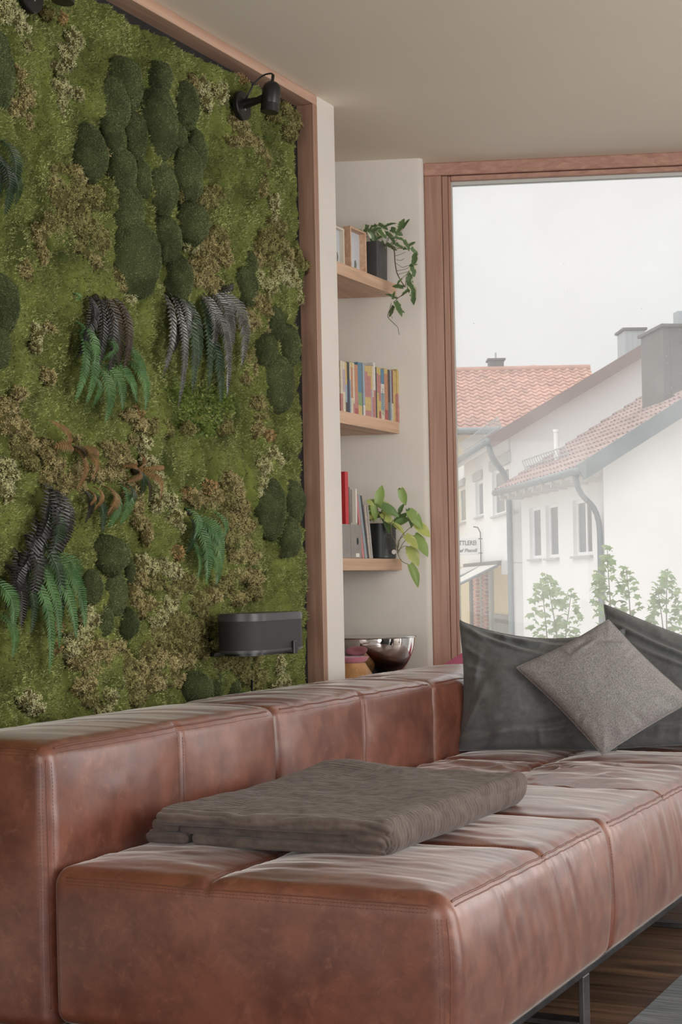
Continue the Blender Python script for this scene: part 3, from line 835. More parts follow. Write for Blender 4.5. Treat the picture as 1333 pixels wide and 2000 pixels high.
for kind, blobs in LICH:
    mb = MB(); NRM = []
    for (px, py, rx, ry) in blobs:
        c = wall_pt(px, py); k = dypx(px, py); kz = dzpx(px, py)
        ay, b = rx * k * 1.06, ry * kz * 1.14
        dep = .020 + .34 * min(ay * .6, b)
        dep = min(dep, .045)
        cx_ = XM - .004
        c[1] -= dep * .5                                 # the relief shows to the right of its foot
        nu, nv = 18, 7
        UU, VV = np.meshgrid(np.linspace(0, 2 * math.pi, nu, endpoint=False), np.linspace(.02, math.pi / 2, nv), indexing='ij')
        n3 = stk(np.cos(VV).ravel(), (np.sin(VV) * np.cos(UU)).ravel(), (np.sin(VV) * np.sin(UU)).ravel())
        lump = lambda g: .84 + .42 * fbm(g * 1.9 + px * .37 + py * .11, 61, 3)
        Pc = np.array([cx_, c[1], c[2]]) + n3 * np.array([dep, ay, b]) * (.86 * lump(n3))[:, None]
        mb.grid(Pc.reshape(nu, nv, 3)[:, ::-1], mi=1, closed_u=True)
        q_ = n3 / np.array([dep, ay, b]); NRM.append((q_ / np.linalg.norm(q_, axis=1, keepdims=True)).reshape(nu, nv, 3)[:, ::-1].reshape(-1, 3))
        N = int(max(32, 1.9e4 * math.pi * ay * b * (1 + dep / max(b, .01) * .6)))
        g = rl.normal(size=(N, 3)); g[:, 0] = np.abs(g[:, 0]); g /= np.linalg.norm(g, axis=1, keepdims=True)
        base = np.array([cx_, c[1], c[2]]) + g * np.array([dep, ay, b]) * (.80 * lump(g))[:, None]
        dn = g / np.array([dep, ay, b]); dn /= np.linalg.norm(dn, axis=1, keepdims=True)
        dn = dn + rl.normal(size=(N, 3)) * .45; dn /= np.linalg.norm(dn, axis=1, keepdims=True)
        sc = rl.uniform(.0085, .0140, N)
        t = rl.integers(0, 5, N)
        for q in range(5):
            m_ = t == q
            if m_.any():
                V, F = place(SPR[q], base[m_], dn[m_], sc[m_], rl); mb.add(V, [F]); z_ = dn[m_] + rl.normal(size=(m_.sum(), 3)) * .35; NRM.append(np.repeat(z_ / np.linalg.norm(z_, axis=1, keepdims=True), len(SPR[q][0]), 0))
    tag(mb.build('lichen_clump', [MAT['lichen_' + kind], MAT['lichen_core']], picture, normals=np.concatenate(NRM)), kind='stuff')

# ---- ferns
def frond(fern, p0, p1, wpx, m, bulge=.03, n=24, sag=0.0, x0=-2.325, x1=-2.31, seed=0, taper=1.0, point=.55):
    """a feather of leaflets from pixel p0 to pixel p1 of the wall"""
    q = random.Random(seed)
    A = wall_pt(p0[0], p0[1], x0); B = wall_pt(p1[0], p1[1], x1)
    L = np.linalg.norm(B - A); ax = (B - A) / L
    side = unit(np.cross(ax, (1, 0, 0)))
    t = np.linspace(0, 1, 14)
    path = A + (B - A) * t[:, None] + side * (sag * L * np.sin(math.pi * t))[:, None] + np.array([1.0, 0, 0]) * (bulge * .62 * np.sin(math.pi * t ** .8))[:, None]
    mb = MB(); mb.tube(path, np.linspace(.0016, .0005, 14), 4)
    wm = wpx / 2 * dzpx(p0[0], p0[1]) * 1.35
    T = np.gradient(path, axis=0); T /= np.linalg.norm(T, axis=1, keepdims=True)
    V, F = [], []
    for i in range(n):
        u = .04 + .95 * i / (n - 1)
        k = u * 13; j = min(int(k), 12); f = k - j
        c = path[j] * (1 - f) + path[j + 1] * f; tv = unit(T[j] * (1 - f) + T[j + 1] * f)
        sv = unit(np.cross(tv, (1, 0, 0))); fv = unit(np.cross(sv, tv))
        if fv[0] < 0: fv = -fv
        prof = (min(1, (u + .12) / .35) ** .7) * (1 - u ** (2.2 * taper)) ** .8 + .05
        ll = wm * prof
        pitch = L / n * .52
        for s in (-1, 1):
            d = unit(sv * s + tv * point + fv * (.42 + q.uniform(-.12, .12)) + np.array([0, 0, -.12]))
            e = unit(d - fv * .55)
            w = min(pitch * q.uniform(.8, 1.0), ll * .4) * tv
            m1 = c + d * ll * .55; m2 = c + d * ll * .55 + e * ll * .5
            b = len(V)
            V += [c - w * .8, c + w * .8, m1 - w * 1.0 + fv * -.0006, m1 + fv * .0012, m1 + w * 1.0 + fv * -.0006, m2, c + fv * .0008]
            F += [(b, b + 6, b + 3, b + 2), (b + 6, b + 1, b + 4, b + 3)]
            F += [(b + 2, b + 3, b + 5), (b + 3, b + 4, b + 5)]
    mb.add(V, F)
    return mb.build('frond', MAT[m], fern, smooth=False)
def fern(pxy, fronds, label):
    c = wall_pt(*pxy)
    mb = MB()
    mb.lathe([(.014, -.012), (.012, .004), (.006, .010), (0.0005, .012)], (XM - .004, c[1], c[2]), 10, (1, 0, 0))
    f = mb.build('fern', MAT['fern_dark_brown'], picture, smooth=True)
    f['label'] = label
    for i, a in enumerate(fronds):
        frond(f, *a[:4], seed=i * 13 + pxy[0], **(a[4] if len(a) > 4 else {}))
fern((188, 582), [((178,578),(150,700),40,'fern_black'),((190,576),(190,720),44,'fern_black'),((205,578),(232,716),46,'fern_dark_brown'),((218,580),(252,700),40,'fern_dark_brown'),
     ((170,578),(176,660),30,'fern_black'),((228,582),(240,735),34,'fern_dark_brown',dict(bulge=.045)),((200,580),(212,740),40,'fern_black',dict(bulge=.04)),
     ((152,640),(146,786),34,'fern_green',dict(bulge=.045)),((162,655),(168,790),34,'fern_green',dict(bulge=.05)),((150,628),(182,735),32,'fern_green',dict(bulge=.07,sag=.12)),((188,655),(196,705),22,'fern_green',dict(bulge=.06,sag=-.3)),
     ((184,716),(206,824),40,'fern_green',dict(bulge=.05)),((196,710),(240,800),36,'fern_green',dict(bulge=.045)),((176,730),(180,795),22,'fern_green',dict(bulge=.04)),
     ((218,705),(268,786),28,'fern_green',dict(bulge=.035)),((238,672),(284,756),26,'fern_green',dict(bulge=.04)),((246,702),(284,802),32,'fern_green',dict(bulge=.05)),
     ((137,572),(148,588),16,'fern_green',dict(n=10)),((146,628),(156,660),14,'fern_green',dict(n=12))], 'fern with black upper fronds and bright green hanging tips')
fern((340, 575), [((318,570),(318,738),30,'fern_silver',dict(bulge=.05,n=22)),((332,572),(348,798),30,'fern_silver',dict(bulge=.055,n=34)),((345,575),(352,700),28,'fern_silver',dict(bulge=.05)),
     ((352,580),(376,770),38,'fern_deep',dict(bulge=.04)),((365,585),(388,720),36,'fern_deep',dict(bulge=.03)),((340,574),(338,690),30,'fern_black',dict(bulge=.035)),((355,584),(362,660),30,'fern_black',dict(bulge=.03))], 'silvery black fern with hanging feather fronds')
fern((405, 572), [((398,572),(444,776),36,'fern_silver',dict(bulge=.06,n=40)),((412,568),(448,700),44,'fern_silver',dict(bulge=.05,n=30)),((432,566),(472,716),46,'fern_silver',dict(bulge=.055,n=30,sag=-.06)),
     ((392,576),(414,690),34,'fern_silver',dict(bulge=.045)),((425,570),(452,660),40,'fern_silver',dict(bulge=.04)),((402,640),(432,790),40,'fern_deep',dict(bulge=.03)),((425,568),(456,556),16,'fern_black',dict(n=12)),((392,580),(408,760),36,'fern_deep',dict(bulge=.025))], 'silver grey fern with broad combed fronds')
fern((98, 950), [((92,948),(60,1090),56,'fern_black',dict(bulge=.04,point=.15)),((100,952),(92,1110),60,'fern_black',dict(bulge=.05,point=.15)),((112,960),(118,1080),44,'fern_black',dict(bulge=.04,point=.15)),
     ((70,1010),(20,1150),54,'fern_black',dict(bulge=.04,point=.2)),((30,1070),(10,1190),50,'fern_black',dict(bulge=.035,point=.2)),((48,1040),(56,1190),48,'fern_black',dict(bulge=.05,point=.2)),((86,985),(100,1090),46,'fern_deep',dict(bulge=.055,point=.25)),
     ((10,1100),(42,1226),40,'fern_black',dict(bulge=.04)),((72,1050),(120,1215),36,'fern_deep',dict(bulge=.055)),
     ((52,1110),(97,1314),36,'fern_green',dict(bulge=.055,n=34)),((64,1090),(116,1268),34,'fern_green',dict(bulge=.05,n=32)),((74,1085),(150,1250),38,'fern_green',dict(bulge=.055,n=34)),
     ((96,1080),(166,1226),40,'fern_green',dict(bulge=.06,n=34)),((112,1080),(148,1150),38,'fern_green',dict(bulge=.05)),((40,1120),(60,1240),30,'fern_deep',dict(bulge=.04)),
     ((-18,1130),(26,1226),44,'fern_green',dict(bulge=.05)),((0,1200),(24,1284),30,'fern_green',dict(bulge=.04)),((56,1140),(98,1248),24,'fern_deep',dict(bulge=.035))], 'large fern with black leaves above long green fronds')
fern((205, 952), [((160,955),(166,1022),24,'fern_black',dict(bulge=.035)),((176,960),(200,1040),28,'fern_deep',dict(bulge=.035)),((204,950),(204,1012),30,'fern_brown',dict(bulge=.055)),((236,948),(234,1024),34,'fern_green',dict(bulge=.04)),
     ((222,958),(212,1030),30,'fern_green',dict(bulge=.03)),((246,945),(240,1000),26,'fern_deep',dict(bulge=.04)),((182,950),(180,1000),16,'fern_brown',dict(bulge=.045)),((166,956),(164,996),12,'fern_brown',dict(bulge=.05))], 'small mixed fern of green and brown fronds')
fern((136, 872), [((130,866),(96,820),16,'fern_brown',dict(bulge=.04)),((132,868),(104,872),28,'fern_brown',dict(bulge=.04,n=14)),((140,874),(192,892),18,'fern_brown',dict(bulge=.05)),((146,878),(148,960),20,'fern_brown',dict(bulge=.05)),((150,880),(178,938),22,'fern_brown',dict(bulge=.055,sag=-.1)),((140,872),(160,900),20,'fern_dark_brown',dict(bulge=.04))], 'dry brown fern rosette')
fern((268, 918), [((266,916),(272,884),12,'fern_brown',dict(bulge=.035)),((270,916),(320,914),12,'fern_brown',dict(bulge=.05)),((270,920),(312,978),18,'fern_brown',dict(bulge=.05,sag=-.12)),((266,920),(248,942),16,'fern_brown',dict(bulge=.04)),((262,916),(276,968),26,'fern_deep',dict(bulge=.03)),((258,912),(240,910),12,'fern_brown',dict(bulge=.04)),((272,925),(288,986),14,'fern_dark_brown',dict(bulge=.035))], 'dry brown fern with four spread fronds')
fern((372, 1000), [((362,992),(376,1062),30,'fern_green',dict(bulge=.05,n=18)),((374,1015),(404,1140),44,'fern_green',dict(bulge=.055,n=26,sag=.06)),((378,1010),(436,1080),40,'fern_green',dict(bulge=.05)),((412,998),(432,1060),20,'fern_green',dict(bulge=.055,n=18)),((366,1050),(386,1132),22,'fern_green',dict(bulge=.04)),
     ((385,1020),(434,1108),44,'fern_green',dict(bulge=.045)),((370,1010),(366,1080),24,'fern_deep',dict(bulge=.03)),((396,1070),(424,1142),36,'fern_green',dict(bulge=.04))], 'crumpled glossy green fern')
fern((6, 280), [((-4,270),(24,380),44,'fern_deep',dict(bulge=.05)),((-14,300),(10,420),44,'fern_deep',dict(bulge=.05)),((8,330),(30,400),30,'fern_deep',dict(bulge=.04)),((-20,280),(-10,400),40,'fern_deep')], 'dark green fern cut by the left edge')
# small sprouting creeper leaves below the ferns
mb = MB()
for (px, py, rx, ry) in [(380,800,44,34),(350,770,24,24),(420,780,30,24),(420,690,16,30),(390,835,30,14)]:
    c = wall_pt(px, py); N = 420
    yy = c[1] + rl.normal(size=N) * rx * dypx(px, py) * .5; zz = c[2] + rl.normal(size=N) * ry * dzpx(px, py) * .5
    hh = carpet_height(yy, zz)
    d = stk(np.ones(N), 0 * yy, 0 * yy) + rl.normal(size=(N, 3)) * .8; d[:, 0] = np.abs(d[:, 0]); d /= np.linalg.norm(d, axis=1, keepdims=True)
    V, F = place((np.array([[0, 0, 0], [.28, 0, .5], [0, .1, 1], [-.28, 0, .5]]), np.array([[0, 1, 2, 3]])), stk(XM + hh + .004, yy, zz) , d, rl.uniform(.008, .014, N), rl)
    mb.add(V, [F])
mat('creeper_leaf', srgb(104, 128, 60), 0.6, col2=srgb(140, 160, 84), nscale=20, island=.25, transl=.25)
tag(mb.build('creeper_leaves', MAT['creeper_leaf'], picture), kind='stuff')

# ------------------------------------------------------------------ picture lamps above the moss
def picture_lamp(y, z, label):
    t = thing('picture_lamp', label, 'wall lamp', (-2.322, y, z), 'black spotlights on the moss wall')
    mb = MB(); mb.lathe([(.041, 0), (.0425, .003), (.0425, .014), (.040, .017), (.0002, .017)], (-2.322, y, z), 40, (1, 0, 0))
    mb.box(-2.356, -2.3222, y - .012, y + .012, z - .012, z + .012)
    mb.build('wall_plate', MAT['black_satin'], t, autosmooth=35)
    mb = MB(); mb.tube([(-2.306, y + .006, z + .004), (-2.262, y + .006, z + .010), (-2.242, y + .005, z + .012)], [.0145, .0105, .013], 14)
    mb.build('arm', MAT['black_satin'], t, autosmooth=50)
    mb = MB(); mb.lathe([(.004, 0), (.004, .003), (.0001, .0035)], (-2.3055, y + .002, z - .012), 10, (1, 0, 0)); mb.build('screw', MAT['silver'], t, autosmooth=30)
    c = np.array([-2.222, y + .005, z - .020]); ax = unit((.10, .06, 1))
    mb = MB(); mb.lathe([(.0265, .012), (.0272, .014), (.0272, .052), (.0262, .060), (.0225, .069), (.015, .076), (.0075, .079), (.0002, .0795)], c, 32, ax)
    hd = mb.build('lamp_head', MAT['black_satin'], t, autosmooth=35)
    mb = MB(); mb.lathe([(.0255, -.012), (.0272, -.012), (.0272, .0112), (.0255, .0112)], c, 32, ax); mb.build('lamp_ring', MAT['black_satin'], hd, autosmooth=35)
    mb = MB(); mb.lathe([(.0002, -.011), (.0250, -.011), (.0250, -.0085), (.0002, -.0085)], c, 28, ax); mb.build('lens', MAT['lamp_lip'], hd, autosmooth=35)
    mb = MB(); mb.lathe([(.0048, .078), (.0048, .098), (.0035, .100)], c, 12, ax); mb.build('strain_relief', MAT['black_satin'], hd, autosmooth=35)
    top = c + ax * .099
    P = [top, top + np.array([-.006, 0, .006]), top + np.array([-.030, -.004, .004]), top + np.array([-.060, -.008, -.016]), np.array([-2.29, y - .004, z + .026]), np.array([-2.304, y, z + .014])]
    tt = np.linspace(0, 1, 24); P = np.array(P); sm = np.stack([np.interp(tt, np.linspace(0, 1, 6), P[:, k]) for k in range(3)], -1)
    for _ in range(3): sm[1:-1] = (sm[:-2] + sm[1:-1] * 2 + sm[2:]) / 4
    mb = MB(); mb.tube(sm, .0026, 7); mb.build('cable', MAT['black_satin'], t, smooth=True)
picture_lamp(4.10, 2.415, 'black spotlight near the oak corner of the moss wall')
picture_lamp(3.085, 2.415, 'black spotlight cut off by the top edge of the photo')

# ------------------------------------------------------------------ wall speaker
sx, sy, hl, rd_ = -2.205, 3.958, .168, .072
def stadium(r_, h_, n=14):
    return [(sx + r_ * math.sin(t), sy - h_ - r_ * math.cos(t)) for t in np.linspace(0, math.pi, n)][:0] + \
           [(sx + r_ * math.cos(t), sy + h_ + r_ * math.sin(t)) for t in np.linspace(-0.0, math.pi, n)] + \
           [(sx + r_ * math.cos(t), sy - h_ + r_ * math.sin(t)) for t in np.linspace(math.pi, 2 * math.pi, n)]
sp = thing('speaker', 'black oval loudspeaker mounted low on the moss wall', 'speaker', (sx, sy, .80))
hs_ = hl - rd_
mb = MB(); mb.prism(stadium(rd_, hs_), .815, .895); mb.build('grille', MAT['black_grille'], sp, autosmooth=40)
mb = MB(); mb.prism(stadium(rd_ + .0015, hs_), .8952, .914); mb.prism(stadium(rd_ - .003, hs_), .914, .9165)
mb.build('top_cap', MAT['grey_satin'], sp, autosmooth=40)
mb = MB(); mb.prism(stadium(rd_ + .0015, hs_), .8095, .8148); mb.prism(stadium(rd_ - .004, hs_), .806, .8095); mb.build('base_ring', MAT['grey_satin'], sp, autosmooth=40)
mb = MB()
mb.box(-2.350, -2.300, sy - .10, sy + .10, .795, .805, .002)
mb.prism(stadium(rd_ - .012, hs_ - .005), .799, .8058)
mb.box(-2.352, -2.344, sy - .12, sy + .12, .78, .90, .002)
mb.build('wall_bracket', MAT['black_satin'], sp, autosmooth=40)
for yy in (sy + .060,):
    mb = MB()
    xx = sx + math.sqrt(max(rd_ ** 2 - max(abs(yy - sy) - hs_, 0) ** 2, 0)) + .002
    mb.box(xx, xx + .006, yy - .011, yy + .011, .797, .834, .0015); mb.box(xx - .03, xx + .004, yy - .011, yy + .011, .797, .8015, .001)
    mb.build('bracket_clip', MAT['dark_metal'], sp)
mb = MB(); mb.tube([(-2.292, 4.053, .718), (-2.292, 4.053, .64), (-2.291, 4.053, .52)], .0035, 8); mb.build('power_cord', MAT['black_satin'], sp, smooth=True)

# ------------------------------------------------------------------ soft boxes (sofa, blanket)
def lattice_box(lo, hi, n):
    """points of a box surface on a welded lattice, with quads"""
    nx, ny_, nz_ = n
    idx = {}
    A = [np.linspace(lo[k], hi[k], n[k] + 1) for k in range(3)]
    keys, faces = [], []
    def key(i, j, k): return (i * (ny_ + 1) + j) * (nz_ + 1) + k
    for ax in range(3):
        a, b = (ax + 1) % 3, (ax + 2) % 3
        for s in (0, n[ax]):
            I, J = np.meshgrid(np.arange(n[a] + 1), np.arange(n[b] + 1), indexing='ij')
            ijk = [None] * 3; ijk[ax] = np.full_like(I, s); ijk[a] = I; ijk[b] = J
            K = key(*ijk)
            q = np.stack([K[:-1, :-1], K[1:, :-1], K[1:, 1:], K[:-1, 1:]], -1).reshape(-1, 4)
            faces.append(q if s else q[:, ::-1])
    Fk = np.concatenate(faces)
    u, inv = np.unique(Fk, return_inverse=True)
    F = inv.reshape(Fk.shape)
    k = u % (nz_ + 1); j = (u // (nz_ + 1)) % (ny_ + 1); i = u // ((nz_ + 1) * (ny_ + 1))
    return np.stack([A[0][i], A[1][j], A[2][k]], -1), F
def round_map(p, lo, hi, r):
    q = np.clip(p, np.asarray(lo) + r, np.asarray(hi) - r)
    d = p - q
    l = np.linalg.norm(d, axis=1, keepdims=True)
    n = d / np.maximum(l, 1e-9)
    return q + n * r, n
def soft_box(mb, lo, hi, r, step, disp, mi=0):
    n = [max(4, int((hi[k] - lo[k]) / step)) for k in range(3)]
    p, F = lattice_box(lo, hi, n)
    s, nn = round_map(p, lo, hi, r)
    mb.add(s + disp(s, nn), [F], mi)
    def surf(pts):
        a, b = round_map(np.asarray(pts, float), lo, hi, r)
        return a + disp(a, b), b
    return surf
def bump1(d, s): return np.exp(-(d / s) ** 2)

# ------------------------------------------------------------------ leather sofa
sofa = thing('sofa', 'cognac brown leather corner sofa with low back and metal sled legs', 'sofa', (-1.6, 3.6, 0))
XB0, XB1, XS = -2.252, -1.930, -1.072
ZB, ZS, ZT = .127, .432, .684
MODS = [(2.575, 3.53), (3.53, 4.56), (4.56, 5.33)]
def ridged(p, seed):
    return 1 - np.abs(vnoise(p, seed))
def seat_disp(y0, y1, i, far=False):
    ym, xm = (y0 + y1) / 2 + (.05 if i == 0 else 0), -1.565
    def f(s, n):
        x, y, z = s[:, 0], s[:, 1], s[:, 2]
        up = np.clip(n[:, 2], 0, 1); fr = np.clip(n[:, 0], 0, 1); en = np.clip(-n[:, 1], 0, 1)
        # crown of each quilted panel
        px = np.minimum(np.abs(x - xm), np.minimum(x - XB1, XS - x) * .8); py = np.minimum(np.abs(y - ym), np.minimum(y - y0, y1 - y))
        d = np.minimum(np.maximum(px, 0), np.maximum(py, 0))
        crown = .019 * (1 - np.exp(-np.maximum(d, 0) / .07)) + .006
        seam = -.006 * bump1(x - xm, .006) - .006 * bump1(y - ym, .006)
        # creases around the seams and loose folds
        g = bump1(y - ym, .16) * np.clip((x + 1.75) / .5, 0, 1)
        w = .0035 * (ridged(stk(x * 3.0, y * 17 + x * 4, 0 * x + i), 5) - .6) * (.25 + g * 1.2)
        loose = np.exp(-((y - 4.28) / .22) ** 2) * np.clip((x + 1.95) / .12, 0, 1) * np.clip((-1.15 - x) / .2, 0, 1)
        loose2 = np.exp(-((y - 4.45) / .12) ** 2) * np.clip((x + 1.55) / .1, 0, 1)
        w += loose * .021 * (ridged(stk(x * 6 + 2 * fbm(stk(x * 4, y * 4, 0 * x), 8, 2), y * 11, 0 * x), 15) - .62)
        w += loose2 * .018 * (ridged(stk(x * 4, y * 10 + 2, 0 * x), 25) - .62)
        w += .0016 * fbm(stk(x * 7, y * 26, 0 * x), 44, 3)
        top = (crown + seam + w) * up
        # front: leather pulled over the edge, hanging in slanted folds
        yy = y + (z - .43) * .45
        fade = np.clip((z - .16) / .2, 0, 1)
        fold = (ridged(stk(yy * 30, z * 2.2, 0 * y + i), 71) - .55) * .0046 * fade * (.35 + .9 * np.clip((y - y0) / .5, 0, 1) * np.clip((y1 - y) / .06, .2, 1))
        belly = .016 * np.sin(math.pi * np.clip((z - ZB) / (ZS - ZB), 0, 1)) ** .7
        joint = -.004 * bump1(np.minimum(y - y0, y1 - y), .02)
        front = (belly + fold + joint + .0015 * fbm(stk(y * 9, z * 9, 0 * y), 4, 2)) * fr
        end = (.010 * np.sin(math.pi * np.clip((x - XB1) / (XS - XB1), 0, 1)) ** .6 * np.sin(math.pi * np.clip((z - ZB) / (ZS - ZB), 0, 1)) ** .6 + .0014 * fbm(stk(x * 8, z * 8, 0 * x), 14, 2)) * en * (1 if i == 0 else 0)
        return np.stack([front, -end, top], -1)
    return f
def back_disp(y0, y1, i):
    ym = {0: 3.075, 1: 4.045, 2: 4.98}[i]
    def f(s, n):
        x, y, z = s[:, 0], s[:, 1], s[:, 2]
        up = np.clip(n[:, 2], 0, 1); fr = np.clip(n[:, 0], 0, 1); en = np.clip(-n[:, 1], 0, 1)
        d = np.maximum(np.minimum(np.abs(y - ym), np.minimum(y - y0, y1 - y)), 0)
        pf = .020 * (1 - np.exp(-d / .08)) * np.sin(math.pi * np.clip((z - .38) / (ZT - .38) * .96 + .02, 0, 1)) ** .45
        seam = -.0075 * bump1(y - ym, .008)
        w = .0022 * fbm(stk(y * 5, z * 7, 0 * y + i), 91, 3)
        jn = np.minimum(np.abs(y - y0) if i > 0 else 9 + 0 * y, np.abs(y1 - y))
        w += .006 * np.exp(-jn / .06) * (ridged(stk((y + z * .6) * 16, z * 6, 0 * y), 33) - .55) * np.clip((z - .45) / .2, 0, 1)
        front = (pf + seam + w) * fr
        ctop = .016 * np.sin(math.pi * np.clip((x - XB0) / (XB1 - XB0), 0, 1)) ** .6
        d2 = np.maximum(np.minimum(y - y0, y1 - y), 0)
        wt = .0045 * (ridged(stk(x * 4.5, y * 19 - x * 10, 0 * x + i), 52) - .6) * (.5 + .8 * np.clip((y - 3.2) / .5, 0, 1))
        top = (ctop * (1 - .75 * np.exp(-d2 / .05)) - .004 * np.exp(-d2 / .03) + wt) * up
        end = (.006 * np.sin(math.pi * np.clip((x - XB0) / (XB1 - XB0), 0, 1)) ** .6 + .0014 * fbm(stk(x * 8, z * 8, 0 * x), 19, 2)) * en * (1 if i == 0 else 0)
        return np.stack([front, -end, top], -1)
    return f
mat('leather_thread', srgb(104, 60, 45), 0.6)
mat('leather_piping', srgb(112, 70, 56), 0.42)
def path_on(surf, pts, lift=0.0):
    p, n = surf(pts)
    return p + n * lift
def stitches(mb, P, pitch=.0075, ln=.0048, r=.00055):
    seg = np.linalg.norm(np.diff(P, axis=0), axis=1); s = np.concatenate([[0], np.cumsum(seg)])
    q = np.arange(0, s[-1] - ln, pitch)
    a = np.stack([np.interp(q, s, P[:, k]) for k in range(3)], -1); b = np.stack([np.interp(q + ln, s, P[:, k]) for k in range(3)], -1)
    for i in range(len(q)): mb.tube([a[i], b[i]], r, 4)
def lin(a, b, n): return np.asarray(a) + (np.asarray(b) - np.asarray(a)) * np.linspace(0, 1, n)[:, None]

for i, (y0, y1) in enumerate(MODS):
    step = .0075 if i < 2 else .011
    g = .0015
    # seat
    ga, gb = (g if i == 0 else -.012), -.012
    lo, hi = (XB1 + .002, y0 + ga, ZB), (XS, y1 - gb, ZS)
    mb = MB(); r_ = .030
    sf = soft_box(mb, lo, hi, r_, step, seat_disp(y0, y1, i))
    seat = mb.build('seat_section', MAT['glare_seat_leather'], sofa, smooth=True)
    e = .001
    mb = MB()
    mb.tube(path_on(sf, lin((XS - e, y0 + .035, ZS - e), (XS - e, y1 - .035, ZS - e), 160), -.0004), .0026, 6)
    mb.tube(path_on(sf, lin((XS - e, y0 + .035, ZS - .013), (XS - e, y1 - .035, ZS - .013), 160), -.0006), .0016, 5)
    if i == 0:
        mb.tube(path_on(sf, lin((XB1 + .04, y0 + g + e, ZS - .010), (XS - .035, y0 + g + e, ZS - .010), 140), -.0006), .0016, 5)
        mb.tube(path_on(sf, lin((XS - e, y0 + g + e, ZB + .03), (XS - e, y0 + g + e, ZS - .03), 60), -.001), .0018, 6)
    mb.build('piping', MAT['leather_piping'], seat, smooth=True)
    mb = MB()
    ym = (y0 + y1) / 2 + (.05 if i == 0 else 0)
    for o_ in (-.010, .010):
        stitches(mb, path_on(sf, lin((XB1 + .05, ym + o_, ZS), (XS - .04, ym + o_, ZS), 120)))
        stitches(mb, path_on(sf, lin((-1.565 + o_, y0 + .04, ZS), (-1.565 + o_, y1 - .04, ZS), 120)))
    if i == 0:
        for o_ in (.016, .022):
            stitches(mb, path_on(sf, lin((XB1 + .04, y0 + g, ZS - o_), (XS - .035, y0 + g, ZS - o_), 140)))
        for o_ in (.014, .021):
            stitches(mb, path_on(sf, lin((XS - o_ , y0 + g, ZB + .03), (XS - o_, y0 + g, ZS - .03), 60)))
    if i == 1:
        stitches(mb, path_on(sf, lin((XS, y0 + .014, ZB + .03), (XS, y0 + .014, ZS - .03), 60)))
    tag(mb.build('stitching', MAT['leather_thread'], seat), kind='stuff')
    # quilt seam welts
    mb = MB()
    mb.tube(path_on(sf, lin((XB1 + .05, ym, ZS), (XS - .02, ym, ZS), 120), -.0005), .0024, 6)
    mb.tube(path_on(sf, lin((-1.565, y0 + .03, ZS), (-1.565, y1 - .03, ZS), 120), -.0005), .0024, 6)
    mb.build('seam_welt', MAT['leather'], seat, smooth=True)
    # back
    lo, hi = (XB0, y0 + ga, ZB - .018), (XB1, y1 - gb, ZT)
    mb = MB(); sb = soft_box(mb, lo, hi, .028, step, back_disp(y0, y1, i))
    back = mb.build('back_section', MAT['leather'], sofa, smooth=True)
    ymb = {0: 3.075, 1: 4.045, 2: 4.98}[i]
    mb = MB()
    mb.tube(path_on(sb, lin((XB1 - e, y0 + .035, ZT - e), (XB1 - e, y1 - .035, ZT - e), 160), .0003), .0022, 6)
    if i == 0:
        mb.tube(path_on(sb, lin((XB1 - e, y0 + g + e, ZB + .03), (XB1 - e, y0 + g + e, ZT - .03), 90), -.001), .0018, 6)
        mb.tube(path_on(sb, lin((XB0 + .03, y0 + g + e, ZT - e), (XB1 - .03, y0 + g + e, ZT - e), 60), .0), .0018, 6)
    mb.build('piping', MAT['leather_piping'], back, smooth=True)
    mb = MB()
    stitches(mb, path_on(sb, lin((XB1, y0 + .035, ZT - .016), (XB1, y1 - .035, ZT - .016), 160)))
    for o_ in (-.011, .011):
        stitches(mb, path_on(sb, lin((XB1, ymb + o_, .46), (XB1, ymb + o_, ZT - .03), 60)))
    if i == 0:
        for o_ in (.012, .019):
            stitches(mb, path_on(sb, lin((XB1 - o_, y0 + g, ZB + .03), (XB1 - o_, y0 + g, ZT - .03), 90)))
            stitches(mb, path_on(sb, lin((XB0 + .03, y0 + g, ZT - o_), (XB1 - .03, y0 + g, ZT - o_), 60)))
        stitches(mb, path_on(sb, lin((XB1, y0 + g + .016, ZB + .3), (XB1, y0 + g + .016, ZT - .03), 60)))
    tag(mb.build('stitching', MAT['leather_thread'], back), kind='stuff')
    mb = MB(); mb.tube(path_on(sb, lin((XB1, ymb, .44), (XB1, ymb, ZT - .02), 60), -.0005), .0026, 6)
    mb.build('seam_welt', MAT['leather'], back, smooth=True)
# short back across the far end, hidden by the cushions
def plain(s, n): return n * (.004 * fbm(s * 6, 3, 2))[:, None]
mb = MB(); soft_box(mb, (XB1 + .002, 5.03, .42), (XS, 5.32, .655), .03, .014, plain)
mb.build('end_back', MAT['leather'], sofa, smooth=True)
# steel rail under the seats and the sled legs
mb = MB(); mb.box(XS - .055, XS - .012, 2.62, 5.30, ZB - .013, ZB + .004, .002); mb.box(XB0 + .02, XB0 + .06, 2.62, 5.30, ZB - .013, ZB + .004, .002)
mb.build('steel_rail', MAT['dark_metal'], sofa)
for yl in (2.78, 3.40, 4.46, 5.2):
    mb = MB(); w_ = .046; t_ = .012
    xo, xi = XS - .012, -2.16
    mb.box(xo - t_, xo, yl - w_ / 2, yl + w_ / 2, 0.0, ZB - .013, .0015)
    mb.box(xi, xi + t_, yl - w_ / 2, yl + w_ / 2, 0.0, ZB - .013, .0015)
    mb.box(xi + t_, xo - t_, yl - w_ / 2, yl + w_ / 2, 0.0, .014, .0015)
    mb.build('leg', MAT['raw_steel'], sofa)

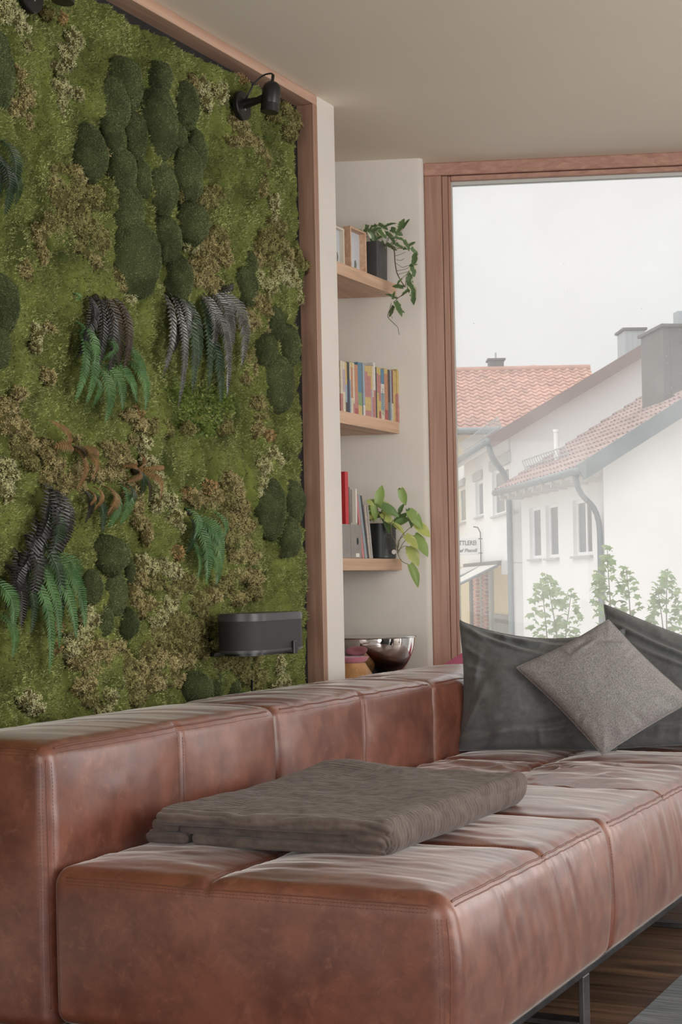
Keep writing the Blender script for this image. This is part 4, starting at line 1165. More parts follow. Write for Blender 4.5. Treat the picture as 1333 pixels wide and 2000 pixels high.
# ------------------------------------------------------------------ corduroy throw
mat('corduroy', srgb(94, 83, 79), 0.95, spec=0.15, col2=srgb(114, 103, 98), nscale=30, sheen=.25, bump=.4, bscale=700, bdist=.0012, island=0)
throw = thing('throw_blanket', 'folded taupe corduroy throw lying on the near sofa seat', 'blanket', (-1.58, 3.2, .452))
def rib_disp(x0, x1, y0, y1, z0, z1, amp, period, seed, wave):
    zm = (z0 + z1) / 2
    def f(s, n):
        x, y, z = s[:, 0], s[:, 1], s[:, 2]
        ph = np.where(n[:, 1] < -.3, y0 + (z - zm) * 1.1, y)
        near = np.clip((y0 + .02 - y) / .02, 0, 1)
        ph = y * (1 - near) + (y0 + .012 + (z - z1) * .95) * near
        ph = ph + .010 * fbm(stk(x * 5, y * 5, 0 * x), seed, 2) + .004 * fbm(stk(x * 16, y * 16, 0 * x), seed + 2, 2)
        c = np.abs(np.sin(math.pi * ph / period)) ** .45
        d = n * (amp * (c - .6))[:, None]
        # bottoms stay on what carries them
        d[:, 2] = np.where(n[:, 2] < -.2, 0, d[:, 2])
        top = np.clip(n[:, 2], 0, 1)
        wv = wave * fbm(stk(x * 5, y * 4, 0 * x + seed), seed + 5, 3) + .5 * wave * fbm(stk(x * 14, y * 12, 0 * x), seed + 6, 2)
        d[:, 2] += wv * top
        lift = np.exp(-((y - (y1 - .05)) / .12) ** 2) * np.exp(-((x + 1.74) / .13) ** 2) * .016
        d[:, 2] += lift * np.clip((z - z0) / (z1 - z0), 0, 1)
        side = np.clip(np.abs(n[:, 0]), 0, 1)
        d[:, 0] += side * (.008 * fbm(stk(y * 5, z * 9, 0 * y), seed + 9, 2))
        d[:, 1] += np.clip(-n[:, 1], 0, 1) * (.010 * fbm(stk(x * 5, z * 14, 0 * x), seed + 11, 2))
        return d
    return f
for nm, x0, x1, y0, y1, z0, z1, sd_, wv in (('lower_fold', -1.760, -1.316, 2.838, 3.63, .4525, .4775, 101, .0015), ('middle_fold', -1.790, -1.322, 2.846, 3.61, .4745, .4975, 121, .002),
        ('upper_fold', -1.838, -1.300, 2.824, 3.635, .4950, .5270, 141, .005), ('tucked_end', -1.874, -1.776, 2.834, 3.50, .4535, .4800, 181, .003), ('tucked_end', -1.862, -1.800, 2.842, 3.46, .4775, .4985, 191, .003), ('outer_fold', -1.400, -1.294, 2.832, 3.638, .4525, .5275, 211, .003)):
    mb = MB()
    soft_box(mb, (x0, y0, z0), (x1, y1, z1), (z1 - z0) / 2 - .0012, .0036 if nm in ('upper_fold', 'outer_fold') else .0042, rib_disp(x0, x1, y0, y1, z0, z1, .0074, .0149, sd_, wv))
    mb.build(nm, MAT['corduroy'], throw, smooth=True)

# ------------------------------------------------------------------ cushions
mat('charcoal_linen', srgb(98, 101, 102), 0.92, spec=0.15, col2=srgb(110, 113, 114), nscale=60, sheen=.25, bump=.35, bscale=900, bdist=.0008)
def tweed_material():
    m = bpy.data.materials.new('grey_tweed'); m.use_nodes = True
    nt = m.node_tree; nd = nt.nodes; lk = nt.links; bs = nd['Principled BSDF']
    tc = nd.new('ShaderNodeTexCoord')
    cols = []
    for k, sc in enumerate(((1300, 240, 240), (240, 1300, 1300))):
        mp = nd.new('ShaderNodeMapping'); mp.inputs['Scale'].default_value = sc; mp.inputs['Rotation'].default_value = (0.5, 0.75, 0.3)
        lk.new(tc.outputs['Object'], mp.inputs['Vector'])
        n = nd.new('ShaderNodeTexNoise'); n.inputs['Scale'].default_value = .9; n.inputs['Detail'].default_value = 3
        lk.new(mp.outputs['Vector'], n.inputs['Vector']); cols.append(n)
    ad = nd.new('ShaderNodeMath'); ad.operation = 'ADD'; lk.new(cols[0].outputs['Fac'], ad.inputs[0]); lk.new(cols[1].outputs['Fac'], ad.inputs[1])
    rp = nd.new('ShaderNodeValToRGB'); rp.color_ramp.elements[0].position = .40; rp.color_ramp.elements[0].color = srgb(104, 103, 104)
    rp.color_ramp.elements[1].position = .60; rp.color_ramp.elements[1].color = srgb(184, 182, 181)
    hf = nd.new('ShaderNodeMath'); hf.operation = 'MULTIPLY'; hf.inputs[1].default_value = .5; lk.new(ad.outputs[0], hf.inputs[0])
    lk.new(hf.outputs[0], rp.inputs['Fac']); lk.new(rp.outputs['Color'], bs.inputs['Base Color'])
    bs.inputs['Roughness'].default_value = .95; bs.inputs['Specular IOR Level'].default_value = .15
    bp = nd.new('ShaderNodeBump'); bp.inputs['Strength'].default_value = .5; bp.inputs['Distance'].default_value = .0015
    lk.new(hf.outputs[0], bp.inputs['Height']); lk.new(bp.outputs['Normal'], bs.inputs['Normal'])
    MAT['tweed'] = m
tweed_material()
def pillow(name, label, TL, TR, BR, BL, T, m, seed, sag=.0, pinch=.05, wr=.006, res=84, pow_=.5, folds=()):
    TL, TR, BR, BL = [np.asarray(a, float) for a in (TL, TR, BR, BL)]
    n = unit(np.cross(TR - BL, TL - BR)); n = n if n @ CF < 0 else -n
    u = np.linspace(0, 1, res); U, V = np.meshgrid(u, u, indexing='ij')
    def pt(U, V):
        su = np.sin(math.pi * U); sv = np.sin(math.pi * V)
        U2 = .5 + (U - .5) * (1 - pinch * 2 * sv ** 1.3); V2 = .5 + (V - .5) * (1 - pinch * 2 * su ** 1.3 * np.where(V < .5, .35, 1))
        p = (BL[None, None] * ((1 - U2) * (1 - V2))[..., None] + BR * (U2 * (1 - V2))[..., None] + TL * ((1 - U2) * V2)[..., None] + TR * (U2 * V2)[..., None])
        if sag:
            up = unit((TL + TR) / 2 - (BL + BR) / 2)
            p = p - up * (sag * (su ** .6) * V ** 2.2)[..., None]
        return p
    P = pt(U, V)
    prof = (4 * U * (1 - U)) ** pow_ * (4 * V * (1 - V)) ** pow_
    sh = U.shape
    fl = fbm(stk(U.ravel() * 3.2, V.ravel() * 3.2, 0 * U.ravel() + seed), seed, 3).reshape(sh)
    e = np.minimum(np.minimum(U, 1 - U), np.minimum(V, 1 - V))
    ang = np.arctan2(V - .5, U - .5)
    rad = (ridged(stk(np.cos(ang).ravel() * 5, np.sin(ang).ravel() * 5, (e.ravel() * 2)), seed + 3).reshape(sh) - .55) * np.exp(-((e - .07) / .07) ** 2)
    hgt = T / 2 * prof + wr * (fl * prof + 1.5 * rad)
    for (fu, fv, fa, fl_, amp) in folds:                  # single creases: centre, direction, length, height
        du = (U - fu) * math.cos(fa) + (V - fv) * math.sin(fa); dv = -(U - fu) * math.sin(fa) + (V - fv) * math.cos(fa)
        hgt = hgt + amp * np.exp(-(du / fl_) ** 2) * (np.exp(-(dv / .022) ** 2) - .7 * np.exp(-((dv - .045) / .03) ** 2))
    hgt[0, :] = hgt[-1, :] = 0; hgt[:, 0] = hgt[:, -1] = 0
    front = P + n * hgt[..., None]
    back = P - n * (np.maximum(T / 2 * prof * .75, 0))[..., None]
    base = (BL + BR) / 2
    t = thing(name, label, 'cushion', base, 'cushions on the sofa')
    mb = MB(); mb.grid(front); mb.grid(back[::-1]); 
    mb.build('cushion_cover', MAT[m], t, smooth=True)
    rim = np.concatenate([P[:, 0], P[-1, 1:], P[-2::-1, -1], P[0, -2:0:-1]]); rim = np.concatenate([rim, rim[:1]])
    mb = MB(); mb.tube(rim, .0024, 6, cap=False); mb.build('hem', MAT[m], t, smooth=True)
    return t
ZP = .456
bl = on(897, 1463, 2, ZP); br = on(1200, 1466, 2, ZP); ed = unit(br - bl); ed[2] = 0
bk = unit(np.array([-ed[1], ed[0], 0]))
def lean_plane(P, deg):
    up = CU * math.cos(math.radians(deg)) + bk * math.sin(math.radians(deg)); return unit(np.cross(ed, up))
n1 = lean_plane(bl, 16)
q1 = [onp(x, y, bl, n1) for x, y in ((899, 1211), (1222, 1226), (1204, 1466), (894, 1466))]
pillow('cushion', 'large charcoal linen cushion at the left, against the sofa back', *q1, .19, 'charcoal_linen', 3, sag=.035, pinch=.035, wr=.017,
       folds=[(.60, .13, .2, .12, .016), (.74, .09, .9, .08, .014), (.14, .07, .3, .12, .014), (.10, .55, 1.4, .16, .010), (.30, .86, -.35, .25, .020), (.42, .93, -.15, .22, .014), (.22, .10, .1, .3, .010), (.72, .18, .7, .12, .010), (.1, .3, 1.2, .15, .009)])
b3 = on(1190, 1462, 2, ZP) + bk * .05
n3_ = lean_plane(b3, 24)
q3 = [onp(x, y, b3, n3_) for x, y in ((1181, 1181), (1500, 1295), (1500, 1452), (1196, 1462))]
pillow('cushion', 'charcoal linen cushion at the right edge of the photo, behind the tweed one', *q3, .15, 'charcoal_linen', 8, sag=.0, pinch=.03, wr=.009,
       folds=[(.3, .8, -.25, .3, .014), (.45, .65, -.3, .3, .012), (.5, .12, .1, .3, .012)])
b2 = on(1182, 1470, 2, ZP) - bk * .075
n2_ = lean_plane(b2, 19)
q2 = [onp(x, y, b2, n2_) for x, y in ((1010, 1304), (1189, 1211), (1352, 1368), (1178, 1474))]
pillow('cushion', 'light grey tweed cushion turned on its corner in front of the charcoal ones', *q2, .125, 'tweed', 15, sag=0, pinch=.022, wr=.005, folds=[(.62, .86, .1, .12, .008), (.86, .75, -.6, .1, .008)])

# ------------------------------------------------------------------ things behind the sofa
tb = thing('side_table', 'small round table mostly hidden behind the sofa back', 'table', (-2.43, 5.05, 0))
mb = MB(); mb.lathe([(.165, .585), (.170, .588), (.170, .597), (.165, .600), (.0005, .600)], (-2.43, 5.05, 0), 36); mb.build('table_top', MAT['black_satin'], tb, autosmooth=35)
mb = MB(); mb.lathe([(.014, .015), (.014, .585)], (-2.43, 5.05, 0), 16); mb.lathe([(.13, 0), (.13, .010), (.015, .018)], (-2.43, 5.05, 0), 32); mb.build('table_foot', MAT['black_satin'], tb, autosmooth=35)
bc = np.array([-2.425, 5.11, .0])
Rb = .180; zr = .800
bw = thing('chrome_bowl', 'mirror polished chrome bowl standing behind the sofa back', 'bowl', (bc[0], bc[1], .60))
prof = [(.06, .600), (.062, .606), (.045, .612)]
outer = [(max(Rb * math.sin(t), .001), zr - Rb * math.cos(t)) for t in np.linspace(.28, math.pi / 2, 24)]
inner = [(max((Rb - .004) * math.sin(t), .0005), zr - (Rb - .004) * math.cos(t)) for t in np.linspace(math.pi / 2, 0.0, 24)]
mb = MB(); mb.lathe(prof + outer + inner, (bc[0], bc[1], 0), 64); mb.build('bowl_shell', MAT['chrome'], bw, autosmooth=50)
mb = MB(); mb.lathe([(Rb, zr - .002), (Rb + .005, zr - .002), (Rb + .006, zr + .001), (Rb + .004, zr + .0035), (Rb - .004, zr + .0035)], (bc[0], bc[1], 0), 64); mb.build('bowl_rim', MAT['silver'], bw, autosmooth=50)
st = thing('wooden_cone', 'tan wooden cone with a pink dished top, half hidden by the white pier', 'ornament', (-2.37, 4.885, .60))
cpt = (-2.37, 4.885, 0)
mb = MB(); mb.lathe([(.118, .600), (.120, .603), (.047, .722), (.0005, .722)], cpt, 40); mb.build('cone_body', MAT['stool_wood'], st, autosmooth=40)
mb = MB(); mb.lathe([(.040, .7222), (.052, .728), (.060, .740), (.0615, .7415), (.060, .7425), (.030, .731), (.0005, .7285)], cpt, 40); mb.build('pink_dish', MAT['pink_felt'], st, autosmooth=60)
pk = thing('pink_cushion', 'pink cushion peeking out behind the sofa back by the window frame', 'cushion', (-2.05, 5.42, .0))
A = np.array([-2.235, 5.385, .60]); Bv = np.array([-1.93, 5.49, .60])
ta, tb2 = onp(853, 1306, A, WN), onp(908, 1272, A, WN)         # its slanting top edge
ed2 = tb2 - ta
mb = MB()
res = 30; u = np.linspace(0, 1, res); U, V = np.meshgrid(u, u, indexing='ij')
q0, q1_ = ta - ed2 * .15, tb2 + ed2 * .30
Pq = q0 + (q1_ - q0) * U[..., None] - CU * ((1 - V) * .36)[..., None]
hp = .035 * (4 * U * (1 - U)) ** .5 * (4 * V * (1 - V)) ** .5
mb.grid(Pq - WN * hp[..., None]); mb.grid((Pq + WN * hp[..., None] * .5)[::-1])
mb.build('cushion_cover', MAT['pink_velvet'], pk, smooth=True)

# ------------------------------------------------------------------ shelves in the alcove
XF = -2.392
def back_x(y, d=0.0): return WP[0] + (y - WP[1] + d) * WD[0] / WD[1]       # alcove wall at y
def shelf(zt, label):
    t = 0.042; ytip = 5.392
    pts = [(XF, 4.702)] + [(XF - .009 + .009 * math.cos(a), ytip - .022 + .012 * math.sin(a)) for a in np.linspace(0, 1.2, 5)] + [(back_x(ytip - .012) - .001, ytip - .013), (-2.895, winline_y(-2.895) - .003), (-2.895, 4.702)]
    mb = MB(); mb.prism(pts, zt - t, zt)
    o = mb.build('corner_shelf', MAT['shelf_oak'], autosmooth=40, base=(XF, 5.0, zt - t))
    return tag(o, label, 'shelf', 'oak shelves in the alcove')
S1, S2, S3 = 2.097, 1.586, 1.080
shelf(S1, 'top oak corner shelf carrying photo frames and a trailing plant')
shelf(S2, 'middle oak corner shelf carrying the row of thin children books')
shelf(S3, 'lowest oak corner shelf carrying grey files and a leafy plant')

def pxy(px): return 4.893 + (px - 664) * (5.392 - 4.893) / (786 - 664)     # pixel column to y on the shelf front
mat('book_pages', srgb(232, 226, 212), 0.8)
PALC = {}
def colmat(c):
    g_ = sum(c) / 3; c = tuple(int((g_ + (v - g_) * .80) * .86 + 232 * .14) for v in c)
    if c not in PALC:
        PALC[c] = mat('print_%d_%d_%d' % c, srgb(*c), 0.5, col2=srgb(*[max(0, int(v * .9)) for v in c]), nscale=90)
    return PALC[c]
CREAM, YEL, PINK, LILAC, ORANGE, NAVY, BLUE, SKY, BLACK, WHITE, RED, GREEN, SLATE, MAROON, BROWN, TEAL = \
    (232, 214, 180), (226, 190, 92), (206, 120, 112), (190, 164, 184), (214, 130, 84), (40, 44, 84), (70, 130, 170), (150, 176, 196), (36, 34, 36), (236, 230, 224), (190, 66, 66), (126, 168, 96), (96, 106, 114), (128, 64, 78), (74, 58, 50), (66, 120, 128)
BOOKS = [  # left px, right px, top px, [colour bands from the bottom, share], depth, label
 (667, 671.4, 703, [(PINK, .35), (CREAM, .65)], 'slim cream and pink book, leftmost on the middle shelf'),
 (671.4, 676, 705, [(CREAM, .4), (LILAC, .45), (CREAM, .15)], 'cream book with a lilac middle, second from the left on the middle shelf'),
 (676, 679.6, 706, [(BROWN, .2), (SKY, .35), (YEL, .45)], 'thin yellow book with blue lower half beside the black spine'),
 (680, 684.6, 706, [(NAVY, .65), (BLACK, .35)], 'black and navy book near the left of the middle shelf'),
 (684.6, 687, 706, [(SKY, .65), (CREAM, .35)], 'very thin pale book right of the black and navy one'),
 (687, 691, 706, [(CREAM, .3), (ORANGE, .6), (YEL, .1)], 'orange and cream book with a yellow top'),
 (691, 694.3, 707, [(PINK, .2), (CREAM, .8)], 'cream book with small dark lettering on its spine'),
 (694.3, 701, 711, [(RED, .12), (PINK, .3), (ORANGE, .58)], 'wide orange red book left of the blue picture book'),
 (701, 708.6, 707, [(YEL, .18), (GREEN, .25), (BLUE, .57)], 'blue picture book with a green and yellow foot'),
 (708.6, 711, 707, [(SLATE, 1.0)], 'narrow slate book right of the blue picture book'),
 (711, 715, 708, [(WHITE, .2), (SKY, .8)], 'pale blue book with white lettering near the middle of the row'),
 (715, 721, 713, [(PINK, .12), (YEL, .26), (PINK, .5), (YEL, .12)], 'pink book banded yellow, left one of the pair in mid row'),
 (721, 727, 713.5, [(PINK, .12), (YEL, .26), (PINK, .42), (YEL, .2)], 'pink book banded yellow, right one of the pair in mid row'),
 (727, 730, 714, [(LILAC, .55), (YEL, .45)], 'thin yellow and lilac book left of the tall white one'),
 (730, 733, 714, [(PINK, .4), (CREAM, .6)], 'thin cream and pink book touching the tall white one'),
 (733, 737, 707, [(PINK, .5), (WHITE, .5)], 'tall white topped book rising above its neighbours'),
 (737, 739.4, 716, [(BLACK, 1.0)], 'thin black book right of the tall white one'),
 (739.4, 743.4, 716, [(YEL, .5), (PINK, .38), (YEL, .12)], 'yellow and pink book just right of the thin black one'),
 (743.4, 748, 717, [(RED, .15), (YEL, .2), (PINK, .5), (YEL, .15)], 'pink book with a red foot left of the blue and white one'),
 (748.2, 755.4, 720, [(CREAM, .18), (SKY, .34), (WHITE, .18), (BLUE, .3)], 'blue and white book with green lettering at its foot'),
 (755.4, 763, 720, [(RED, .2), (ORANGE, .7), (YEL, .1)], 'orange book with pale dots, right of the blue and white one'),
 (763.2, 768, 722, [(SLATE, .36), (BROWN, .64)], 'dark brown book with a slate foot near the right end'),
 (768, 771.2, 723, [(SKY, 1.0)], 'thin grey blue book near the right end'),
 (771.2, 774.4, 723, [(CREAM, .35), (MAROON, .65)], 'thin maroon book near the right end'),
 (774.4, 778, 723.5, [(YEL, 1.0)], 'all yellow thin book near the right end'),
 (778, 781.4, 725, [(ORANGE, .55), (YEL, .45)], 'orange book with a yellow top near the right end'),
 (782.6, 786, 721.5, [(PINK, .55), (YEL, .45)], 'yellow topped pink book, second from the right end'),
 (786, 789.6, 727, [(PINK, .35), (LILAC, .2), (YEL, .45)], 'yellow, lilac and pink book at the right end'),
]
def book(y0, y1, zt, zb, bands, label, group, xf=XF - .006, depth=None, lean=0.0, name='book', zoff=0.0, letters=None):
    """a book standing on a shelf, spine towards the room"""
    d = depth if depth else min(.155, (5.392 - .02 - y1) * WD[0] / WD[1] - .012)
    d = max(d, .02)
    Hb = zt - zb
    t = thing(name, label, 'book', (xf - d / 2, (y0 + y1) / 2, zb), group)
    sh = lambda z: -math.tan(lean) * (z - zb)
    c = .0012
    mb = MB(); z = zb; cols = []
    for k, (cc, f) in enumerate(bands):
        z2 = z + Hb * f if k < len(bands) - 1 else zt
        cols.append(colmat(cc))
        # spine and the two boards, one band after the other
        for (xa, xb, ya, yb) in ((xf - .0016, xf, y0, y1), (xf - d, xf - .0016, y0, y0 + c), (xf - d, xf - .0016, y1 - c, y1)):
            o = np.array([xa, ya + sh(z), z])
            mb.obox(o, (xb - xa, 0, 0), (0, yb - ya, 0), (0, sh(z2) - sh(z), z2 - z), 0, k)
        z = z2
    cov = mb.build('cover', cols, t)
    mb = MB(); o = np.array([xf - d + .003, y0 + c, zb + .002]); mb.obox(o, (d - .0046, 0, 0), (0, y1 - y0 - 2 * c, 0), (0, sh(zt - .003) - sh(zb + .002), Hb - .005))
    mb.build('page_block', MAT['book_pages'], t)
    if letters:
        txt, colr, z_at, size = letters
        fc = bpy.data.curves.new('lettering', 'FONT'); fc.body = txt; fc.size = size; fc.align_x = 'LEFT'; fc.align_y = 'CENTER'
        fc.extrude = .0001
        fo = bpy.data.objects.new('lettering', fc); COL.objects.link(fo); fo.parent = t
        fo.data.materials.append(colmat(colr))
        fo.rotation_euler = Matrix(((0, 0, 1), (0, 1, 0), (-1, 0, 0))).to_euler() if False else Matrix(((0, 0, 1), (-1, 0, 0), (0, 1, 0))).to_euler()
        # reads upwards along the spine, facing +x
        fo.rotation_euler = Matrix(((0, 0, 1), (0, -1, 0), (1, 0, 0))).to_euler()
        fo.location = Vector((xf + .0004, (y0 + y1) / 2, z_at)) - Vector(t.location)
    return t
for (a, b, tp, bands, lab) in BOOKS:
    y0, y1 = pxy(a - 1) + .0003, pxy(b - 1) - .0003
    zt = on(b, tp, 0, XF)[2] - .0; 
    lt = None
    if 'green lettering' in lab: lt = ('ANDOREN', (60, 130, 90), S2 + .015, .020)
    zt = S2 + (zt - S2) * .985
    book(y0, y1, min(zt, S2 + .21), S2, bands, lab, 'thin books on the middle shelf', letters=lt)

# ---- lowest shelf: grey files, red folder, catalogue, leaning books
mat('file_grey', srgb(150, 146, 142), 0.6, col2=srgb(142, 138, 134), nscale=20)
mat('file_hole', srgb(24, 24, 24), 0.7); mat('paper_label', srgb(232, 230, 226), 0.7)
mat('red_board', srgb(196, 52, 58), 0.5); mat('grey_paper', srgb(176, 170, 160), .7)
def magazine_file(y0, y1, label, hole=True):
    d = .235; t = thing('magazine_file', label, 'file box', (XF - .01 - d / 2, (y0 + y1) / 2, S3), 'grey file boxes')
    xf = XF - .006; zt = S3 + .118; zb = S3 + .001; w = .0025
    mb = MB()
    mb.box(xf - d, xf, y0, y0 + w, zb, zt, 0); mb.box(xf - d, xf, y1 - w, y1, zb, zt, 0); mb.box(xf - d, xf, y0 + w, y1 - w, zb, zb + w, 0)
    mb.box(xf - d, xf - d + w, y0 + w, y1 - w, zb + w, zt + .1, 0)
    mb.box(xf - w, xf, y0 + w, y1 - w, zb + w, zt, 0)
    yc, zc = (y0 + y1) / 2 + .012, S3 + .060
    mb.build('box_body', MAT['file_grey'], t)
    if hole:
        mb = MB(); mb.slab([(xf, yc + .0075 * math.cos(a), zc + .0125 * math.sin(a)) for a in np.linspace(0, 2 * math.pi, 24, endpoint=False)], (.0004, 0, 0)); mb.build('finger_hole', MAT['file_hole'], t)
    if hole:
        mb = MB(); mb.box(xf + .0001, xf + .0007, yc - .016, yc + .012, S3 + .005, S3 + .018); mb.build('paper_label', MAT['paper_label'], t)
    return t
ma0, ma1 = pxy(679.6), pxy(700.5)
magazine_file(pxy(658), pxy(679.2), 'grey file box half hidden behind the white pier', False)
magazine_file(ma0, ma1, 'grey file box with an oval finger hole and white label')
def plain_book(y0, y1, z0, z1, xf, d, m, label, lean=0.0, pages='book_pages', name='book', sp=True):
    t = thing(name, label, 'book', (xf - d / 2, (y0 + y1) / 2, z0), 'books on the lowest shelf')
    k = -math.tan(lean) * (z1 - z0); c = .0014
    mb = MB()
    for (xa, xb, ya, yb) in ((xf - .002, xf, y0, y1), (xf - d, xf - .002, y0, y0 + c), (xf - d, xf - .002, y1 - c, y1)):
        mb.obox((xa, ya, z0), (xb - xa, 0, 0), (0, yb - ya, 0), (0, k, z1 - z0))
    mb.build('cover', m, t)
    mb = MB(); mb.obox((xf - d + .003, y0 + c, z0 + .002), (d - .006, 0, 0), (0, y1 - y0 - 2 * c, 0), (0, k * .97, z1 - z0 - .005)); mb.build('page_block', MAT[pages], t)
    return t
fz = S3 + .004
plain_book(pxy(672.4), pxy(678.4) , fz, S3 + .300, XF - .0096, .18, MAT['red_board'], 'tall red folder standing in the hidden grey file', 0)
cat = plain_book(pxy(683), pxy(696), fz, S3 + .248, XF - .0096, .18, MAT['grey_paper'], 'grey spiral bound catalogue standing in the labelled grey file', .03)
mb = MB(); 
for k in range(34):
    z = S3 + .125 + k * .0034
    mb.box(XF - .0096, XF - .0086, pxy(682.4), pxy(685.0), z, z + .0017)
mb.build('spiral_binding', MAT['dark_metal'], cat)
mb = MB(); mb.box(XF - .0095, XF - .0088, pxy(692.4), pxy(694.6), S3 + .125, S3 + .243); mb.build('white_edge', MAT['paper_label'], cat)
ln = .175
def leaner(pa, pb, zt, m, label, ln):
    # given by its foot on the shelf
    return plain_book(pxy(pa), pxy(pb), S3 + .001, zt, XF - .010, .15, m, label, ln)
leaner(704.2, 708.4, S3 + .222, colmat((214, 116, 116)), 'thin pink book leaning left beside the grey file', .205)
leaner(709.4, 714.2, S3 + .224, colmat((140, 156, 168)), 'silvery blue book leaning left, thickest of the leaning books', .225)
leaner(714.6, 717.4, S3 + .222, colmat((30, 34, 44)), 'near black book leaning left against the silvery blue one', .225)
leaner(718.2, 722.0, S3 + .190, colmat((196, 176, 160)), 'thin beige magazine leaning left beside the dark plant pot', .19)
leaner(722.6, 725.6, S3 + .186, colmat((172, 170, 166)), 'thin grey magazine leaning left, nearest the dark plant pot', .17)

# ---- photo frames on the top shelf
mat('frame_white', srgb(226, 216, 200), .5); mat('photo_mat', srgb(214, 220, 228), .25, col2=srgb(196, 206, 218), nscale=7); mat('photo_dark', srgb(120, 128, 120), .4)
def photo_frame(y0, y1, h, fw, d, m, label):
    t = thing('photo_frame', label, 'picture frame', (XF - d / 2 - .012, (y0 + y1) / 2, S1), 'photo frames on the top shelf')
    xf = XF - .012; z0, z1 = S1 + .0005, S1 + h
    for (a, b, c, e) in ((y0, y0 + fw, z0, z1), (y1 - fw, y1, z0, z1), (y0 + fw, y1 - fw, z0, z0 + fw), (y0 + fw, y1 - fw, z1 - fw, z1)):
        mb = MB(); mb.box(xf - d, xf, a, b, c, e, .0008); mb.build('frame_side', m, t)
    mb = MB(); mb.box(xf - d, xf - d + .003, y0 + fw, y1 - fw, z0 + fw, z1 - fw); p = mb.build('photo', MAT['photo_mat'], t)
    n = [(0, 0), (.014, .006), (.020, .024), (.012, .040), (.002, .034)]
    mb = MB(); mb.slab([(xf - d + .0032, (y0 + y1) / 2 + .012 + a, z0 + fw + b) for a, b in n], (.0006, 0, 0)); mb.build('photo_print', MAT['photo_dark'], p)
photo_frame(pxy(658), pxy(682), .128, .0062, .020, MAT['frame_white'], 'pale photo frame half hidden by the white pier')
photo_frame(pxy(694), pxy(726), .150, .0070, .028, MAT['shelf_oak'], 'deep oak photo frame beside the dark square pot')

# ------------------------------------------------------------------ plants on the shelves
mat('pot_dark', srgb(62, 62, 64), .45, col2=srgb(70, 70, 72), nscale=5)
mat('potting_soil', srgb(48, 38, 30), .95, bump=.6, bscale=200, bdist=.004)
mat('pot_green_dark', srgb(44, 50, 52), .35)
mat('pot_ribbed', srgb(92, 92, 90), .45)
def leaf_material(name, inner, outer, half):
    """two tone leaf: inner colour with an irregular pale margin (object space, y across the leaf)"""
    m = bpy.data.materials.new(name); m.use_nodes = True
    nt = m.node_tree; nd = nt.nodes; lk = nt.links; bs = nd['Principled BSDF']
    tc = nd.new('ShaderNodeTexCoord'); sp_ = nd.new('ShaderNodeSeparateXYZ'); lk.new(tc.outputs['Object'], sp_.inputs[0])
    ab = nd.new('ShaderNodeMath'); ab.operation = 'ABSOLUTE'; lk.new(sp_.outputs['Y'], ab.inputs[0])
    ns = nd.new('ShaderNodeTexNoise'); ns.inputs['Scale'].default_value = 3.5; ns.inputs['Detail'].default_value = 3
    oi = nd.new('ShaderNodeObjectInfo'); va = nd.new('ShaderNodeVectorMath'); va.operation = 'ADD'
    cb = nd.new('ShaderNodeCombineXYZ'); ml = nd.new('ShaderNodeMath'); ml.operation = 'MULTIPLY'; ml.inputs[1].default_value = 40; lk.new(oi.outputs['Random'], ml.inputs[0]); lk.new(ml.outputs[0], cb.inputs[2])
    lk.new(tc.outputs['Object'], va.inputs[0]); lk.new(cb.outputs[0], va.inputs[1]); lk.new(va.outputs[0], ns.inputs['Vector'])
    ma = nd.new('ShaderNodeMath'); ma.operation = 'MULTIPLY_ADD'; ma.inputs[1].default_value = .55; lk.new(ns.outputs['Fac'], ma.inputs[0]); lk.new(ab.outputs[0], ma.inputs[2])
    rp_ = nd.new('ShaderNodeValToRGB'); rp_.color_ramp.elements[0].position = half - .03; rp_.color_ramp.elements[0].color = inner
    rp_.color_ramp.elements[1].position = half + .03; rp_.color_ramp.elements[1].color = outer
    lk.new(ma.outputs[0], rp_.inputs['Fac'])
    hs = nd.new('ShaderNodeHueSaturation'); mr = nd.new('ShaderNodeMapRange'); mr.inputs['To Min'].default_value = .85; mr.inputs['To Max'].default_value = 1.15
    lk.new(oi.outputs['Random'], mr.inputs['Value']); lk.new(mr.outputs['Result'], hs.inputs['Value']); lk.new(rp_.outputs['Color'], hs.inputs['Color'])
    lk.new(hs.outputs['Color'], bs.inputs['Base Color']); bs.inputs['Roughness'].default_value = .38
    tr = nd.new('ShaderNodeBsdfTranslucent'); lk.new(hs.outputs['Color'], tr.inputs['Color'])
    mx = nd.new('ShaderNodeMixShader'); mx.inputs['Fac'].default_value = .3
    lk.new(bs.outputs['BSDF'], mx.inputs[1]); lk.new(tr.outputs['BSDF'], mx.inputs[2]); lk.new(mx.outputs['Shader'], nd['Material Output'].inputs['Surface'])
    MAT[name] = m
leaf_material('pothos_variegated', srgb(100, 128, 84), srgb(220, 224, 194), .46)
leaf_material('pothos_green', srgb(150, 178, 102), srgb(200, 214, 146), .56)
leaf_material('pothos_deep', srgb(112, 144, 86), srgb(152, 178, 112), .60)
leaf_material('pothos_lime', srgb(192, 204, 118), srgb(216, 222, 152), .50)
mat('vine_stem', srgb(120, 128, 84), .6, col2=srgb(96, 86, 62), nscale=40)
mat('vine_brown', srgb(92, 76, 58), .6)
